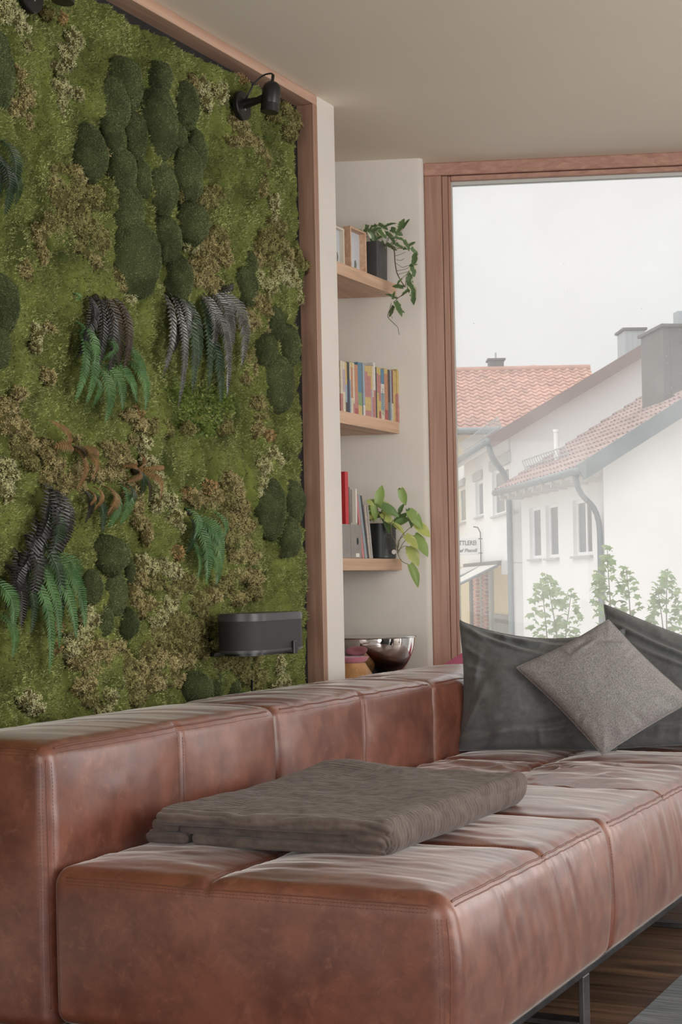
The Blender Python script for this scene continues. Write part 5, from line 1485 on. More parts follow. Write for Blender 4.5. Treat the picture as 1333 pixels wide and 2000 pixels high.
def leaf_mesh(name, wid, m, droop=.18, fold=.12):
    """heart shaped leaf of unit length along +x"""
    n = 11; V, F = [], []
    for i in range(n):
        t = i / (n - 1)
        w = wid * (math.sin(math.pi * min(1, t * .92 + .08)) ** .75) * (1 - .35 * t) * (1.0 if t < .9 else (1 - t) / .1 * .75 + .25)
        if i == n - 1: w = 0.004
        x = t - (.05 if 0 < i < 3 else 0)
        for j, s in enumerate((-1, -.5, 0, .5, 1)):
            xx = x - (.07 * abs(s) if t < .2 else 0)
            V.append((xx, s * w, -droop * t * t + fold * abs(s) * w * 1.6 - .10 * (s * w) ** 2))
    for i in range(n - 1):
        for j in range(4):
            a = i * 5 + j; F.append((a, a + 5, a + 6, a + 1))
    me = bpy.data.meshes.new(name); me.from_pydata(V, [], F); me.polygons.foreach_set('use_smooth', [True] * len(F)); me.materials.append(m); me.update()
    return me
LM = {k: [leaf_mesh('leaf', w, MAT['pothos_' + k], d, f) for w, d, f in ((.34, .16, .14), (.30, .30, .22), (.25, .22, .30))] for k in ('variegated', 'green', 'deep', 'lime')}
def put_leaf(plant, base, direction, normal, size, mesh, name='leaf'):
    X = unit(direction); Zn = np.asarray(normal, float); Zn = unit(Zn - X * (Zn @ X)); Yv = np.cross(Zn, X)
    o = bpy.data.objects.new(name, mesh); COL.objects.link(o); o.parent = plant
    o.matrix_local = Matrix(((X[0] * size, Yv[0] * size, Zn[0] * size, base[0] - WORLD[plant.name][0]), (X[1] * size, Yv[1] * size, Zn[1] * size, base[1] - WORLD[plant.name][1]),
                             (X[2] * size, Yv[2] * size, Zn[2] * size, base[2] - WORLD[plant.name][2]), (0, 0, 0, 1)))
    return o
def smooth_path(P, n=30, it=4):
    P = np.asarray(P, float); s = np.concatenate([[0], np.cumsum(np.linalg.norm(np.diff(P, axis=0), axis=1))]); q = np.linspace(0, s[-1], n)
    S = np.stack([np.interp(q, s, P[:, k]) for k in range(3)], -1)
    for _ in range(it): S[1:-1] = (S[:-2] + 2 * S[1:-1] + S[2:]) / 4
    return S
# upper plant: square dark pot, variegated pothos
zpl = S1
pc = np.array([-2.450, 5.270, S1])
pl1 = thing('trailing_pothos', 'variegated pothos in a square dark pot trailing off the top shelf', 'plant', pc)
def rsq(h, r_, n=6, rot=0.0):
    P = []
    for q, (cx_, cy_) in enumerate(((1, 1), (-1, 1), (-1, -1), (1, -1))):
        for a in np.linspace(0, math.pi / 2, n):
            x, y_ = cx_ * (h - r_) + r_ * math.cos(a + q * math.pi / 2), cy_ * (h - r_) + r_ * math.sin(a + q * math.pi / 2)
            P.append((pc[0] + x * math.cos(rot) - y_ * math.sin(rot), pc[1] + x * math.sin(rot) + y_ * math.cos(rot)))
    return P
def tapered(mb, p0, p1, z0, z1):
    n = len(p0); V = [(a[0], a[1], z0) for a in p0] + [(a[0], a[1], z1) for a in p1]
    mb.add(V, [(i, (i + 1) % n, n + (i + 1) % n, n + i) for i in range(n)])
ro = math.radians(6)
hp0, hp1 = .052, .054
PZ = S1 + .134
mb = MB()
a0, a1, b1, b0 = rsq(hp0, .012, rot=ro), rsq(hp1, .012, rot=ro), rsq(hp1 - .004, .009, rot=ro), rsq(hp0 - .004, .009, rot=ro)
n_ = len(a0)
tapered(mb, a0, a1, S1 + .0005, PZ); tapered(mb, b1, b0, PZ, S1 + .08)
V = [(p[0], p[1], PZ) for p in a1] + [(p[0], p[1], PZ) for p in b1]; mb.add(V, [(i, (i + 1) % n_, n_ + (i + 1) % n_, n_ + i) for i in range(n_)])
V = [(p[0], p[1], S1 + .0005) for p in a0]; mb.add(V, [tuple(range(n_ - 1, -1, -1))])
mb.build('pot', MAT['pot_dark'], pl1, autosmooth=40)
mb = MB(); mb.prism(rsq(hp0 - .005, .009, rot=ro), PZ - .02, PZ - .012); mb.build('soil', MAT['potting_soil'], pl1)
NV = -CF * .75 + CU * .55
UP1 = [(722,447,27,-58),(737,447,24,-40),(706,452,17,165),(716,462,22,205),(727,466,25,-78),(746,455,26,-20),(752,444,22,25),(764,448,24,-25),(760,462,22,-48),(778,452,26,68),(788,446,22,62),(772,464,20,-10),
       (790,470,20,-62),(745,472,20,-65),(735,478,18,-100),(755,477,22,-30),(768,474,22,-28),(726,452,20,30),(740,438,20,-30),(730,440,26,-75),(712,447,20,-20),(797,482,18,40),(804,484,17,-45),(788,487,14,10),
       (808,516,26,78),(805,517,22,-80),(803,532,24,-104),(800,520,16,20),(802,546,24,-95),(799,552,22,-60),(788,562,20,162),(803,553,24,-80),(800,566,18,-150),(809,563,28,-98),(775,583,22,150),(773,590,28,-65),
       (770,598,20,-120),(775,604,16,-20),(768,584,14,80),(786,545,14,-140),(718,440,20,-110),(750,460,16,200)]
rp1 = random.Random(8)
for (px, py, L, ang) in UP1:
    Zd = 5.77 + rp1.uniform(-.05, .05) if (px < 784 and py < 490) else 5.70 + rp1.uniform(-.03, .02)
    base = atz(px, py, Zd)
    if base[2] < PZ and base[0] < XF: base = base + CF * -0.0
    a = math.radians(ang); d = CR * math.cos(a) + CU * math.sin(a) + CF * rp1.uniform(-.35, .25)
    nrm = NV + CR * rp1.uniform(-.5, .5) + CU * rp1.uniform(-.3, .3)
    put_leaf(pl1, base, d, nrm, L * 1.12 * 5.72 / FOC, rp1.choice(LM['variegated']))
def vine(plant, pts, r0, r1, Z0_, Z1_, m='vine_stem', name='stem'):
    zz = np.linspace(Z0_, Z1_, len(pts)); P = [atz(p[0], p[1], z) for p, z in zip(pts, zz)]
    S = smooth_path(P); mb = MB(); mb.tube(S, np.linspace(r0, r1, len(S)), 6); return mb.build(name, MAT[m], plant, smooth=True)
vine(pl1, [(764,480),(771,488),(772,512),(775,532),(783,548),(792,561)], .0022, .0018, 5.72, 5.70, 'vine_brown')
vine(pl1, [(806,560),(795,571),(780,580),(770,590)], .0016, .0014, 5.70, 5.70, 'vine_brown')
vine(pl1, [(792,561),(794,540),(800,528),(806,516)], .0013, .0010, 5.70, 5.70)
vine(pl1, [(768,598),(759,610),(757,620),(764,626),(772,634),(779,640),(778,648),(781,654)], .0016, .0008, 5.70, 5.70, 'vine_brown')
for pts in ([(771,490),(784,482),(797,482)], [(772,500),(783,497),(793,492)], [(774,507),(784,509),(790,505)], [(774,514),(787,523),(804,516)], [(776,529),(792,526),(803,520)], [(778,536),(792,532),(800,530)], [(782,546),(792,538),(802,528)],
            [(762,480),(785,486),(797,480)], [(765,592),(762,600),(766,612)], [(768,600),(764,614),(767,622)]):
    vine(pl1, pts, .0010, .0008, 5.71, 5.70)
for (px, py) in [(722,447),(746,455),(764,448),(778,452),(788,446),(760,462),(735,478)]:
    vine(pl1, [(748 + (px - 748) * .4, 482), (px + (748 - px) * .3, 468), (px, py)], .0011, .0008, 5.78, 5.77)
# lower plant: round dark pot
pc2 = np.array([-2.440, 5.300, S3])
pl2 = thing('potted_pothos', 'lime green pothos in a round dark pot on the lowest shelf', 'plant', pc2)
PH = .130; r2 = .054
mb = MB(); mb.lathe([(r2 - .004, .0005), (r2, .004), (r2 + .001, PH), (r2 - .003, PH), (r2 - .004, PH - .03), (.0005, PH - .03)], pc2, 48); mb.build('pot', MAT['pot_green_dark'], pl2, autosmooth=40)
mb = MB(); mb.lathe([(r2 - .005, PH - .029), (r2 - .005, PH - .02), (.0005, PH - .018)], pc2, 32); mb.build('soil', MAT['potting_soil'], pl2)
mb = MB()
for k in range(26):
    z = .012 + k * .0042
    A_ = np.linspace(-.55, .55, 14) - .35
    mb.tube([(pc2[0] + (r2 + .0012) * math.cos(a), pc2[1] + (r2 + .0012) * math.sin(a), S3 + z) for a in A_], .0011, 4)
mb.build('ribbed_panel', MAT['pot_ribbed'], pl2)
tg = atz(770, 1078, 5.775); mb = MB(); mb.lathe([(.0002, 0), (.0085, 0), (.0085, .0015), (.0002, .0018)], tg, 20, -CF); mb.build('round_tag', MAT['paper_label'], pl2)
LOW = [(738,984,34,74,'green'),(741,985,22,150,'green'),(718,978,16,-35,'lime'),(728,988,27,-72,'green'),(733,986,20,-150,'green'),(735,983,44,-22,'green'),(747,988,34,-30,'deep'),(744,1000,42,-62,'deep'),(746,1003,30,-38,'lime'),
       (772,1030,34,55,'deep'),(783,955,30,-74,'green'),(796,995,34,-72,'variegated'),(800,998,38,-52,'green'),(812,1022,36,-42,'lime'),(770,1024,26,-38,'lime'),(793,1046,32,-45,'lime'),(810,1046,44,-54,'green'),
       (800,1068,38,-66,'lime'),(801,1103,42,-66,'green'),(722,1000,20,-60,'green'),(728,1012,18,-160,'variegated'),(736,1010,20,20,'deep'),(780,1005,22,70,'variegated'),(770,1028,36,30,'deep'),(724,1014,14,60,'lime')]
for (px, py, L, ang, kd) in LOW:
    base = atz(px, py, 5.71 + rp1.uniform(-.02, .04)); a = math.radians(ang); d = CR * math.cos(a) + CU * math.sin(a) + CF * rp1.uniform(-.3, .1)
    put_leaf(pl2, base, d, NV + CR * rp1.uniform(-.45, .45) + CU * rp1.uniform(-.2, .3), L * 1.12 * 5.7 / FOC, rp1.choice(LM[kd]))
for pts in ([(764,1022),(765,1044),(776,1066),(777,1082),(784,1096),(793,1101),(801,1103)], [(777,1078),(778,1056),(790,1046),(793,1046)], [(778,1080),(788,1060),(800,1048),(810,1046)], [(778,1070),(782,1050),(795,1036),(812,1022)],
            [(760,1020),(770,1024),(782,1034),(790,1046)], [(777,1076),(790,1066),(800,1068)], [(745,1016),(740,1000),(735,985)], [(750,1018),(752,1006),(746,1000)], [(764,1022),(770,1015),(776,1000)], [(783,955),(781,953),(779,957)]):
    vine(pl2, pts, .0015, .0011, 5.70, 5.71)

# ------------------------------------------------------------------ rug
rug = thing('rug', 'blue grey woven rug on the dark planks in front of the sofa', 'rug', (.0, 3.8, 0.0008))
mat('rug_wool', srgb(92, 98, 104), .95, spec=.1, col2=srgb(136, 142, 146), nscale=2.2, ndetail=6, stretch=(3, 90, 1), bump=.5, bscale=120, bdist=.003)
mb = MB()
ys = np.arange(2.0, 5.0, .008); xs = np.linspace(-.995, 1.3, 60)
GX, GY2 = np.meshgrid(xs, ys, indexing='ij')
zz = .010 + .0022 * np.abs(np.sin(math.pi * GY2 / .016)) + .0008 * fbm(stk(GX.ravel() * 30, GY2.ravel() * 8, 0 * GX.ravel()), 6, 2).reshape(GX.shape)
Pr = np.stack([GX, GY2, zz], -1)
mb.grid(Pr)
mb.box(-.995, 1.3, 2.0, 4.992, .0005, .0098)
mb.build('woven_pile', MAT['rug_wool'], rug, smooth=False)

# ------------------------------------------------------------------ outside: street and three houses
GZ0 = -2.3
def cw(X, Zc, z): return CR * X + CF * Zc + np.array([0, 0, z])
mat('asphalt', srgb(188, 184, 178), .9, col2=srgb(200, 196, 190), nscale=1.2)
mb = MB(); mb.slab([cw(-60, 8.5, GZ0), cw(70, 8.5, GZ0), cw(70, 130, GZ0), cw(-60, 130, GZ0)], (0, 0, -.3))
tag(mb.build('street', MAT['asphalt']), 'pale street surface below the window', kind='structure')
mat('render_white', srgb(240, 239, 238), .9, col2=srgb(234, 233, 232), nscale=.8)
mat('render_cream', srgb(232, 214, 176), .9)
mat('tile_orange', srgb(196, 150, 130), .8, col2=srgb(178, 132, 114), nscale=2.5, island=.14)
mat('tile_brown', srgb(170, 146, 138), .8, col2=srgb(146, 124, 118), nscale=2.5, island=.14)
mat('zinc', srgb(138, 146, 148), .5, metal=.4, col2=srgb(122, 130, 132), nscale=2)
mat('zinc_dark', srgb(96, 94, 92), .55, metal=.2, col2=srgb(84, 82, 80), nscale=2)
mat('zinc_light', srgb(172, 182, 186), .45, metal=.3)
mat('plastic_white', srgb(242, 242, 242), .5); mat('shutter_grey', srgb(186, 186, 184), .6)
mat('house_pane', srgb(104, 112, 118), .25, spec=.35, col2=srgb(126, 132, 136), nscale=.7)
mat('eave_board', srgb(206, 202, 198), .8); mat('verge_brown', srgb(120, 94, 88), .7)
SDIR = unit(-.117 * CR + .993 * CF); GDIR = unit(.993 * CR + .117 * CF)      # along the side walls (away), along the gables (right)
Zv = np.array([0, 0, 1.0])
def tiles(mb, o, u, v, nu_, nv_, mi=0, seed=0):
    """interlocking roof tiles: o eave corner, u along the eave, v up the slope"""
    u, v = np.asarray(u, float), np.asarray(v, float); n = unit(np.cross(u, v)); n = n if n[2] > 0 else -n
    du, dv = u / nu_, v / nv_; hgt = .05
    prof = np.array([(0, .0), (.18, .045), (.42, .055), (.62, .01), (.82, -.008), (1.0, .0)])
    cells = []
    I, J = np.meshgrid(np.arange(nu_), np.arange(nv_), indexing='ij'); I = I.ravel()[:, None]; J = J.ravel()[:, None]
    q = np.random.default_rng(seed); jit = q.uniform(-.006, .006, len(I))[:, None]
    k = len(prof)
    lowp = o + du * (I[..., None] + prof[None, :, 0:1]) + dv * (J[..., None] - .06) + n * (prof[None, :, 1:2] + hgt + jit[..., None])
    upp = o + du * (I[..., None] + prof[None, :, 0:1]) + dv * (J[..., None] + 1.0) + n * (prof[None, :, 1:2] + .012 + jit[..., None])
    lip = lowp - n * .04
    V = np.concatenate([lip, lowp, upp], 1).reshape(-1, 3); N = len(I); B = np.arange(N) * 3 * k
    F = []
    for a in range(k - 1):
        F.append(np.stack([B + a, B + a + 1, B + k + a + 1, B + k + a], -1)); F.append(np.stack([B + k + a, B + k + a + 1, B + 2 * k + a + 1, B + 2 * k + a], -1))
    mb.add(V, [np.concatenate(F)], mi)
def house_window(house, P0, d, n, a0, a1, z0, z1, panes, shutter=0.0, depth=.16, sill=True):
    """window in a wall opening: P0 + d*a, outward normal n"""
    w = MB(); f = .07
    o = lambda a, z: P0 + d * a - n * depth + Zv * (z - P0[2])
    def bar(a_, b_, c_, e_): w.obox(o(a_, c_), d * (b_ - a_), n * .07, Zv * (e_ - c_))
    bar(a0, a0 + f, z0, z1); bar(a1 - f, a1, z0, z1); bar(a0 + f, a1 - f, z0, z0 + f); bar(a0 + f, a1 - f, z1 - f, z1)
    for k in range(1, panes):
        am = a0 + (a1 - a0) * k / panes; bar(am - f * .7, am + f * .7, z0 + f, z1 - f)
    wo = w.build('window', MAT['plastic_white'], house)
    for k in range(panes):
        s = a0 + (a1 - a0) * k / panes; e_ = a0 + (a1 - a0) * (k + 1) / panes
        m_ = MB(); m_.obox(o(s + f * .7, z0 + f) + n * .02, d * (e_ - s - f * 1.4), n * .02, Zv * (z1 - z0 - 2 * f)); m_.build('pane', MAT['house_pane'], wo)
    if sill:
        m_ = MB(); m_.obox(P0 + d * (a0 - .06) + Zv * (z0 - .06 - P0[2]) - n * depth, d * (a1 - a0 + .12), n * (depth + .07), Zv * .05); m_.build('window_sill', MAT['shutter_grey'], wo)
    if shutter:
        m_ = MB(); m_.obox(P0 + d * (a0 - .05) + Zv * (z1 - P0[2]) - n * .01, d * (a1 - a0 + .10), n * .09, Zv * shutter, .02); m_.build('shutter_box', MAT['shutter_grey'], wo)
    return wo
def along(px, py, P0, d, n):
    w = onp(px, py, P0, n); return (w - P0) @ d, w[2]
def downpipe(house, pts, r=.055):
    mb = MB(); mb.tube(smooth_path(pts, 36, 2), r, 10); mb.build('downpipe', MAT['zinc'], house, smooth=True)
def chimney(house, c, u, v, wu, wv, z0, z1, m, cap=True, pot=False):
    mb = MB(); mb.obox(c - u * wu / 2 - v * wv / 2 + Zv * z0, u * wu, v * wv, Zv * (z1 - z0), .01)
    for k in range(4):
        t = (k + .5) / 4
        mb.obox(c - u * (wu / 2 - wu * t) - v * (wv / 2 + .012) + Zv * z0, u * .02, v * .02, Zv * (z1 - z0))
    ch = mb.build('chimney', m, house)
    if cap:
        mb = MB(); mb.obox(c - u * (wu / 2 + .06) - v * (wv / 2 + .06) + Zv * z1, u * (wu + .12), v * (wv + .12), Zv * .07, .01); mb.build('chimney_cap', MAT['zinc_dark'], ch)
    if pot:
        mb = MB(); mb.obox(c - u * pot[0] / 2 - v * .15 + u * pot[2] + Zv * (z1 + .07), u * pot[0], v * .3, Zv * pot[1], .01); mb.build('chimney_pot', MAT['zinc_light'], ch)
    return ch

# ---- near house on the right
hC = thing('house', 'nearest white house at the right with brown tiled roof and grey chimney', 'house', cw(5.17, 31, GZ0), 'houses across the street')
Cn = cw(5.166, 31.0, GZ0); LC = 7.0; WC = 13.0; ZE = 3.055
tanC = .60
side_o = Cn; side_d = SDIR; side_n = -GDIR
wins = [((1034, 1058), (988, 1090)), ((1066, 1092), (982, 1088)), ((1119, 1158), (972, 1083))]
holes = []; specs = []
for (x0, x1), (t_, b_) in wins:
    a0, zb_ = along(x1, b_, side_o, side_d, side_n); a1, zt_ = along(x0, t_ + 2, side_o, side_d, side_n)
    a0, a1 = min(a0, a1), max(a0, a1); zt_ = along((x0 + x1) / 2, t_ + 2, side_o, side_d, side_n)[1]
    holes.append((a0, a1, zb_, zt_)); specs.append((a0, a1, zb_, zt_))
mb = MB()
wall_with_holes(mb, side_o * np.array([1, 1, 0]) + side_d * .3, side_d, GDIR, .30, LC - .3, GZ0, ZE + .30, [(a - .3, b - .3, c, d) for a, b, c, d in holes])
for (a0, a1, z0, z1) in specs: mb.obox(side_o + side_d * a0 + GDIR * .29 + Zv * (z0 - GZ0), side_d * (a1 - a0), GDIR * .02, Zv * (z1 - z0))
g0 = Cn
gz = lambda a: ZE + .30 + a * tanC
mb.slab([g0, g0 + GDIR * WC, g0 + GDIR * WC + Zv * (gz(WC / 2) - (WC / 2) * tanC - GZ0), g0 + GDIR * WC / 2 + Zv * (gz(WC / 2) - GZ0), g0 + Zv * (gz(0) - GZ0)], SDIR * .3)
mb.build('wall', MAT['render_white'], hC)
for i, (a0, a1, z0, z1) in enumerate(specs):
    house_window(hC, side_o, side_d, side_n, a0, a1, z0, z1, 2 if i == 2 else 1)
# roof: eave overhang .6 to the left, verge overhang .35 towards us
E0 = Cn - GDIR * .60 - SDIR * .38 + Zv * (ZE - GZ0); upC = unit(GDIR + Zv * tanC); lenC = 7.0 / math.cos(math.atan(tanC))
nC = unit(np.cross(SDIR, upC)); nC = nC if nC[2] > 0 else -nC
mb = MB(); mb.slab([E0, E0 + SDIR * (LC + .4), E0 + SDIR * (LC + .4) + upC * lenC, E0 + upC * lenC], -nC * .14); mb.build('roof_deck', MAT['eave_board'], hC)
mb = MB(); tiles(mb, E0 + nC * .01, SDIR * (LC + .4), upC * lenC, 25, 24, seed=1); tag(mb.build('roof_tiles', MAT['tile_brown'], hC), kind='stuff')
mb = MB(); mb.slab([E0 - SDIR * .03 + nC * .10, E0 - SDIR * .03 + nC * .10 + upC * lenC, E0 - SDIR * .03 - nC * .22 + upC * lenC, E0 - SDIR * .03 - nC * .22], SDIR * .06); mb.build('verge_flashing', MAT['zinc'], hC)
mb = MB(); mb.tube([E0 - GDIR * .06 - SDIR * .06 - Zv * .02, E0 - GDIR * .06 + SDIR * (LC + .3) - Zv * .02], .075, 10); mb.build('gutter', MAT['zinc'], hC, smooth=True)
mb = MB()
for k in range(9):
    p = E0 + SDIR * (.5 + k * .8) - Zv * .10; mb.obox(p, SDIR * .10, GDIR * .55, Zv * -.10)
mb.build('rafter_ends', MAT['eave_board'], hC)
pB = Cn - GDIR * .10 - SDIR * .03
zE_ = ZE
downpipe(hC, [E0 - GDIR * .02 + SDIR * .14 - Zv * .05, E0 - GDIR * .02 + SDIR * .14 - Zv * .30, E0 + GDIR * .10 + SDIR * .2 - Zv * .48, Cn - GDIR * .16 + SDIR * .12 + Zv * (ZE - .68 - GZ0), Cn - GDIR * .07 + SDIR * .08 + Zv * (ZE - .95 - GZ0), Cn - GDIR * .07 + SDIR * .08 + Zv * .0])
# big dark chimney
ca = onp(1297, 780, Cn + SDIR * 1.6, SDIR)
cu_ = (ca - Cn) @ GDIR
chimney(hC, cw(0, 0, 0) + (Cn - Zv * GZ0) * np.array([1, 1, 0]) + GDIR * (cu_ + .55) + SDIR * 2.3, GDIR, SDIR, 1.1, 1.5, ca[2] - .6, onp(1297, 640, Cn + SDIR * 1.6, SDIR)[2], MAT['zinc_dark'], True, (.55, .38, .25))
vp = onp(1088, 888, Cn + SDIR * 4.2, SDIR)
mb = MB(); mb.tube([vp + Zv * -.3, vp + Zv * .50], .058, 12); mb.tube([vp + Zv * .50, vp + Zv * .56], .072, 12); mb.build('vent_pipe', MAT['plastic_white'], hC, autosmooth=40)
def snow_guard(house, o, d, up, n, L, hgt=.26):
    mb = MB()
    for f in (.35, 1.0): mb.tube([o + n * hgt * f, o + d * L + n * hgt * f], .014, 6)
    k = int(L / .22)
    for i in range(k + 1): mb.tube([o + d * L * i / k, o + d * L * i / k + n * hgt], .010, 5)
    mb.build('snow_guard', MAT['zinc_light'], house)
snow_guard(hC, E0 + SDIR * 3.3 + upC * .85 + nC * .06, SDIR, upC, unit(nC + Zv * .5), 3.9)
# ---- middle house on the left
hB = thing('house', 'middle white house behind it with awning, sign and long gable', 'house', cw(4.15, 38.2, GZ0), 'houses across the street')
Bn = cw(4.147, 38.25, GZ0); LB = 9.0; WB = 15.0; ZEB = 4.28; tanB = .575
sB = unit(-.045 * CR + .999 * CF); gB = unit(.999 * CR + .045 * CF)
winsB = [((963, 1000), (912, 1003), 2, .28), ((930, 945), (938, 1008), 1, .24), ((895, 911), (951, 1020), 1, .22)]
holesB, specB = [], []
for (x0, x1), (t_, b_), pn, shb in winsB:
    a0, zb_ = along(x1, b_, Bn, sB, -gB); a1, _ = along(x0, b_, Bn, sB, -gB); zt_ = along((x0 + x1) / 2, t_, Bn, sB, -gB)[1]
    zb_ = along((x0 + x1) / 2, b_, Bn, sB, -gB)[1]
    a0, a1 = sorted((a0, a1)); holesB.append((a0, a1, zb_, zt_)); specB.append((a0, a1, zb_, zt_, pn, shb))
mb = MB(); ZG = along(985, 1100, Bn, sB, -gB)[1]
wall_with_holes(mb, Bn * np.array([1, 1, 0]) + sB * .3, sB, gB, .30, LB - .3, ZG, ZEB + .25, [(a - .3, b - .3, c, d) for a, b, c, d in holesB])
for (a0, a1, z0, z1, pn, shb) in specB: mb.obox(Bn + sB * a0 + gB * .29 + Zv * (z0 - GZ0), sB * (a1 - a0), gB * .02, Zv * (z1 - z0))
mb.slab([Bn, Bn + gB * WB, Bn + gB * WB + Zv * (ZEB + .25 - GZ0), Bn + gB * WB / 2 + Zv * (ZEB + .25 + WB / 2 * tanB - GZ0), Bn + Zv * (ZEB + .25 - GZ0)], sB * .3)
mb.build('wall', MAT['render_white'], hB)
for (a0, a1, z0, z1, pn, shb) in specB: house_window(hB, Bn, sB, -gB, a0, a1, z0, z1, pn, shb)
EB = Bn - gB * .55 - sB * .35 + Zv * (ZEB - GZ0); upB = unit(gB + Zv * tanB); lenB = 8.05 / math.cos(math.atan(tanB)); nB = unit(np.cross(sB, upB)); nB = nB if nB[2] > 0 else -nB
mb = MB(); mb.slab([EB, EB + sB * (LB + .4), EB + sB * (LB + .4) + upB * lenB, EB + upB * lenB], -nB * .16); mb.build('roof_deck', MAT['eave_board'], hB)
mb = MB(); tiles(mb, EB + nB * .01, sB * (LB + .4), upB * lenB, 31, 27, seed=2); tag(mb.build('roof_tiles', MAT['tile_brown'], hB), kind='stuff')
mb = MB(); mb.slab([EB - sB * .03 + nB * .11, EB - sB * .03 + nB * .11 + upB * lenB, EB - sB * .03 - nB * .17 + upB * lenB, EB - sB * .03 - nB * .17], sB * .06); mb.build('verge_board', MAT['verge_brown'], hB)
mb = MB(); mb.tube([EB - gB * .06 - sB * .06, EB - gB * .06 + sB * (LB + .3)], .08, 10); mb.build('gutter', MAT['zinc'], hB, smooth=True)
downpipe(hB, [EB + sB * .15 - Zv * .05, EB + sB * .15 - Zv * .32, EB + gB * .15 + sB * .18 - Zv * .52, Bn - gB * .14 + Zv * (ZEB - .72 - GZ0), Bn - gB * .06 - sB * .02 + Zv * (ZEB - 1.0 - GZ0), Bn - gB * .06 - sB * .02 + Zv * 0.0], .07)
snow_guard(hB, EB + sB * .5 + upB * .5 + nB * .06, sB, upB, unit(nB + Zv * .4), 7.5, .34)
cb_ = atz(1234, 700, 43.5)
chimney(hB, np.array([cb_[0], cb_[1], 0]), gB, sB, .56, .9, cb_[2] - 1.0, atz(1234, 650, 43.5)[2], MAT['zinc_light'], True, (.12, .06, 0))
# shopfront under the awning: set back, with posts and two brick piers
mb = MB()
FB = Bn + gB * .45
mb.obox(FB, sB * LB, gB * .2, Zv * (ZG - GZ0)); mb.obox(Bn + Zv * (ZG - .02 - GZ0), sB * LB, gB * .6, Zv * .02)
mb.build('shop_wall', MAT['render_cream'], hB)
def a_at(px, py=1200): return along(px, py, FB, sB, -gB)[0]
mat('brick_red', srgb(188, 136, 122), .85, island=.2); mat('mortar', srgb(214, 204, 192), .9)
for (x0, x1) in ((936, 943), (954, 962)):
    a0, a1 = sorted((a_at(x0), a_at(x1)))
    pr = MB(); pr.obox(FB - gB * .14 + sB * (a0 + .02), sB * (a1 - a0 - .04), gB * .14, Zv * (ZG - GZ0)); pier = pr.build('brick_pier', MAT['mortar'], hB)
    mb = MB(); z = GZ0; row = 0
    while z < ZG - .12:
        h_ = .115; w = (a1 - a0) / 2
        for q in (range(2) if row % 2 == 0 else (0,)):
            s = a0 + (w * q if row % 2 == 0 else w * .5)
            mb.obox(FB - gB * .17 + sB * (s + .012) + Zv * (z - GZ0), sB * (w - .024), gB * .1, Zv * (h_ - .03), .008)
        if row % 2:
            for s, ww in ((a0, w * .5), (a0 + w * 1.5, w * .5)): mb.obox(FB - gB * .17 + sB * (s + .008) + Zv * (z - GZ0), sB * (ww - .016), gB * .1, Zv * (h_ - .03), .006)
        z += h_; row += 1
    tag(mb.build('bricks', MAT['brick_red'], pier), kind='stuff')
for (x0, x1, m_) in ((893, 896, 'zinc'), (900, 904, 'zinc'), (924, 927, 'zinc_dark'), (946, 949, 'zinc'), (962, 966, 'zinc_light')):
    a0, a1 = sorted((a_at(x0), a_at(x1))); mb = MB(); mb.obox(FB - gB * .10 + sB * a0, sB * (a1 - a0), gB * .1, Zv * (ZG - .1 - GZ0), .01); mb.build('shop_post', MAT[m_], hB)
a0, a1 = sorted((a_at(969), a_at(1003))); z1 = along(985, 1201, FB, sB, -gB)[1]
mb = MB(); mb.obox(FB - gB * .06 + sB * a0, sB * (a1 - a0), gB * .06, Zv * (z1 - GZ0)); mb.build('shop_counter', MAT['zinc'], hB)
mb = MB(); mb.obox(FB - gB * .08 + sB * (a0 + .2) + Zv * (z1 - GZ0 - .22), sB * (a1 - a0 - .5), gB * .02, Zv * .10); mb.build('counter_stripe', MAT['zinc_dark'], hB)
# ---- awning
aw = thing('awning', 'white fabric awning over the shopfront of the middle house', 'awning', Bn + Zv * (ZG - GZ0))
mat('awning_cloth', srgb(240, 238, 234), .8, transl=.3); 
zt1 = ZG - .05
A0 = along(984, 1099, Bn, sB, -gB)[0]
cas = MB(); cas.obox(Bn - gB * .16 + sB * A0 + Zv * (zt1 - GZ0), sB * 7.0, gB * .16, Zv * .12, .02); cas.build('awning_case', MAT['zinc_dark'], aw)
Dn = unit(-gB * 1.0 - Zv * .46)
lenA = 2.0
NA = unit(np.cross(sB, Dn)); NA = NA if NA[2] > 0 else -NA
o0 = Bn - gB * .16 + sB * A0 + Zv * (zt1 + .02 - GZ0)
u_ = np.linspace(0, 1, 12); v_ = np.linspace(0, 1, 20); UU, VV = np.meshgrid(u_, v_, indexing='ij')
Pa = o0 + Dn * (UU * lenA)[..., None] + sB * (VV * 7.0)[..., None] - NA * (.05 * np.sin(math.pi * UU))[..., None]
mb = MB(); mb.grid(Pa); mb.grid((Pa - NA * .012)[::-1]); mb.build('awning_cloth', MAT['awning_cloth'], aw, smooth=True)
mb = MB(); e0 = o0 + Dn * lenA
mb.obox(e0 - NA * .05, sB * 7.0, Dn * .06, NA * .08); mb.build('front_bar', MAT['shutter_grey'], aw)
for v in (0.0, 3.2):
    mb = MB(); mb.tube([o0 + sB * (v + .04) - NA * .03, o0 + sB * (v + .04) + Dn * lenA - NA * .03], .035, 8); mb.build('awning_arm', MAT['zinc'], aw, smooth=True)
mb = MB(); q0 = Bn - gB * .02 + sB * A0; mb.obox(Bn - gB * .06 + Zv * (ZG - .28 - GZ0), sB * (A0 - .05), gB * .06, Zv * .34); mb.build('wall_box', MAT['shutter_grey'], aw)
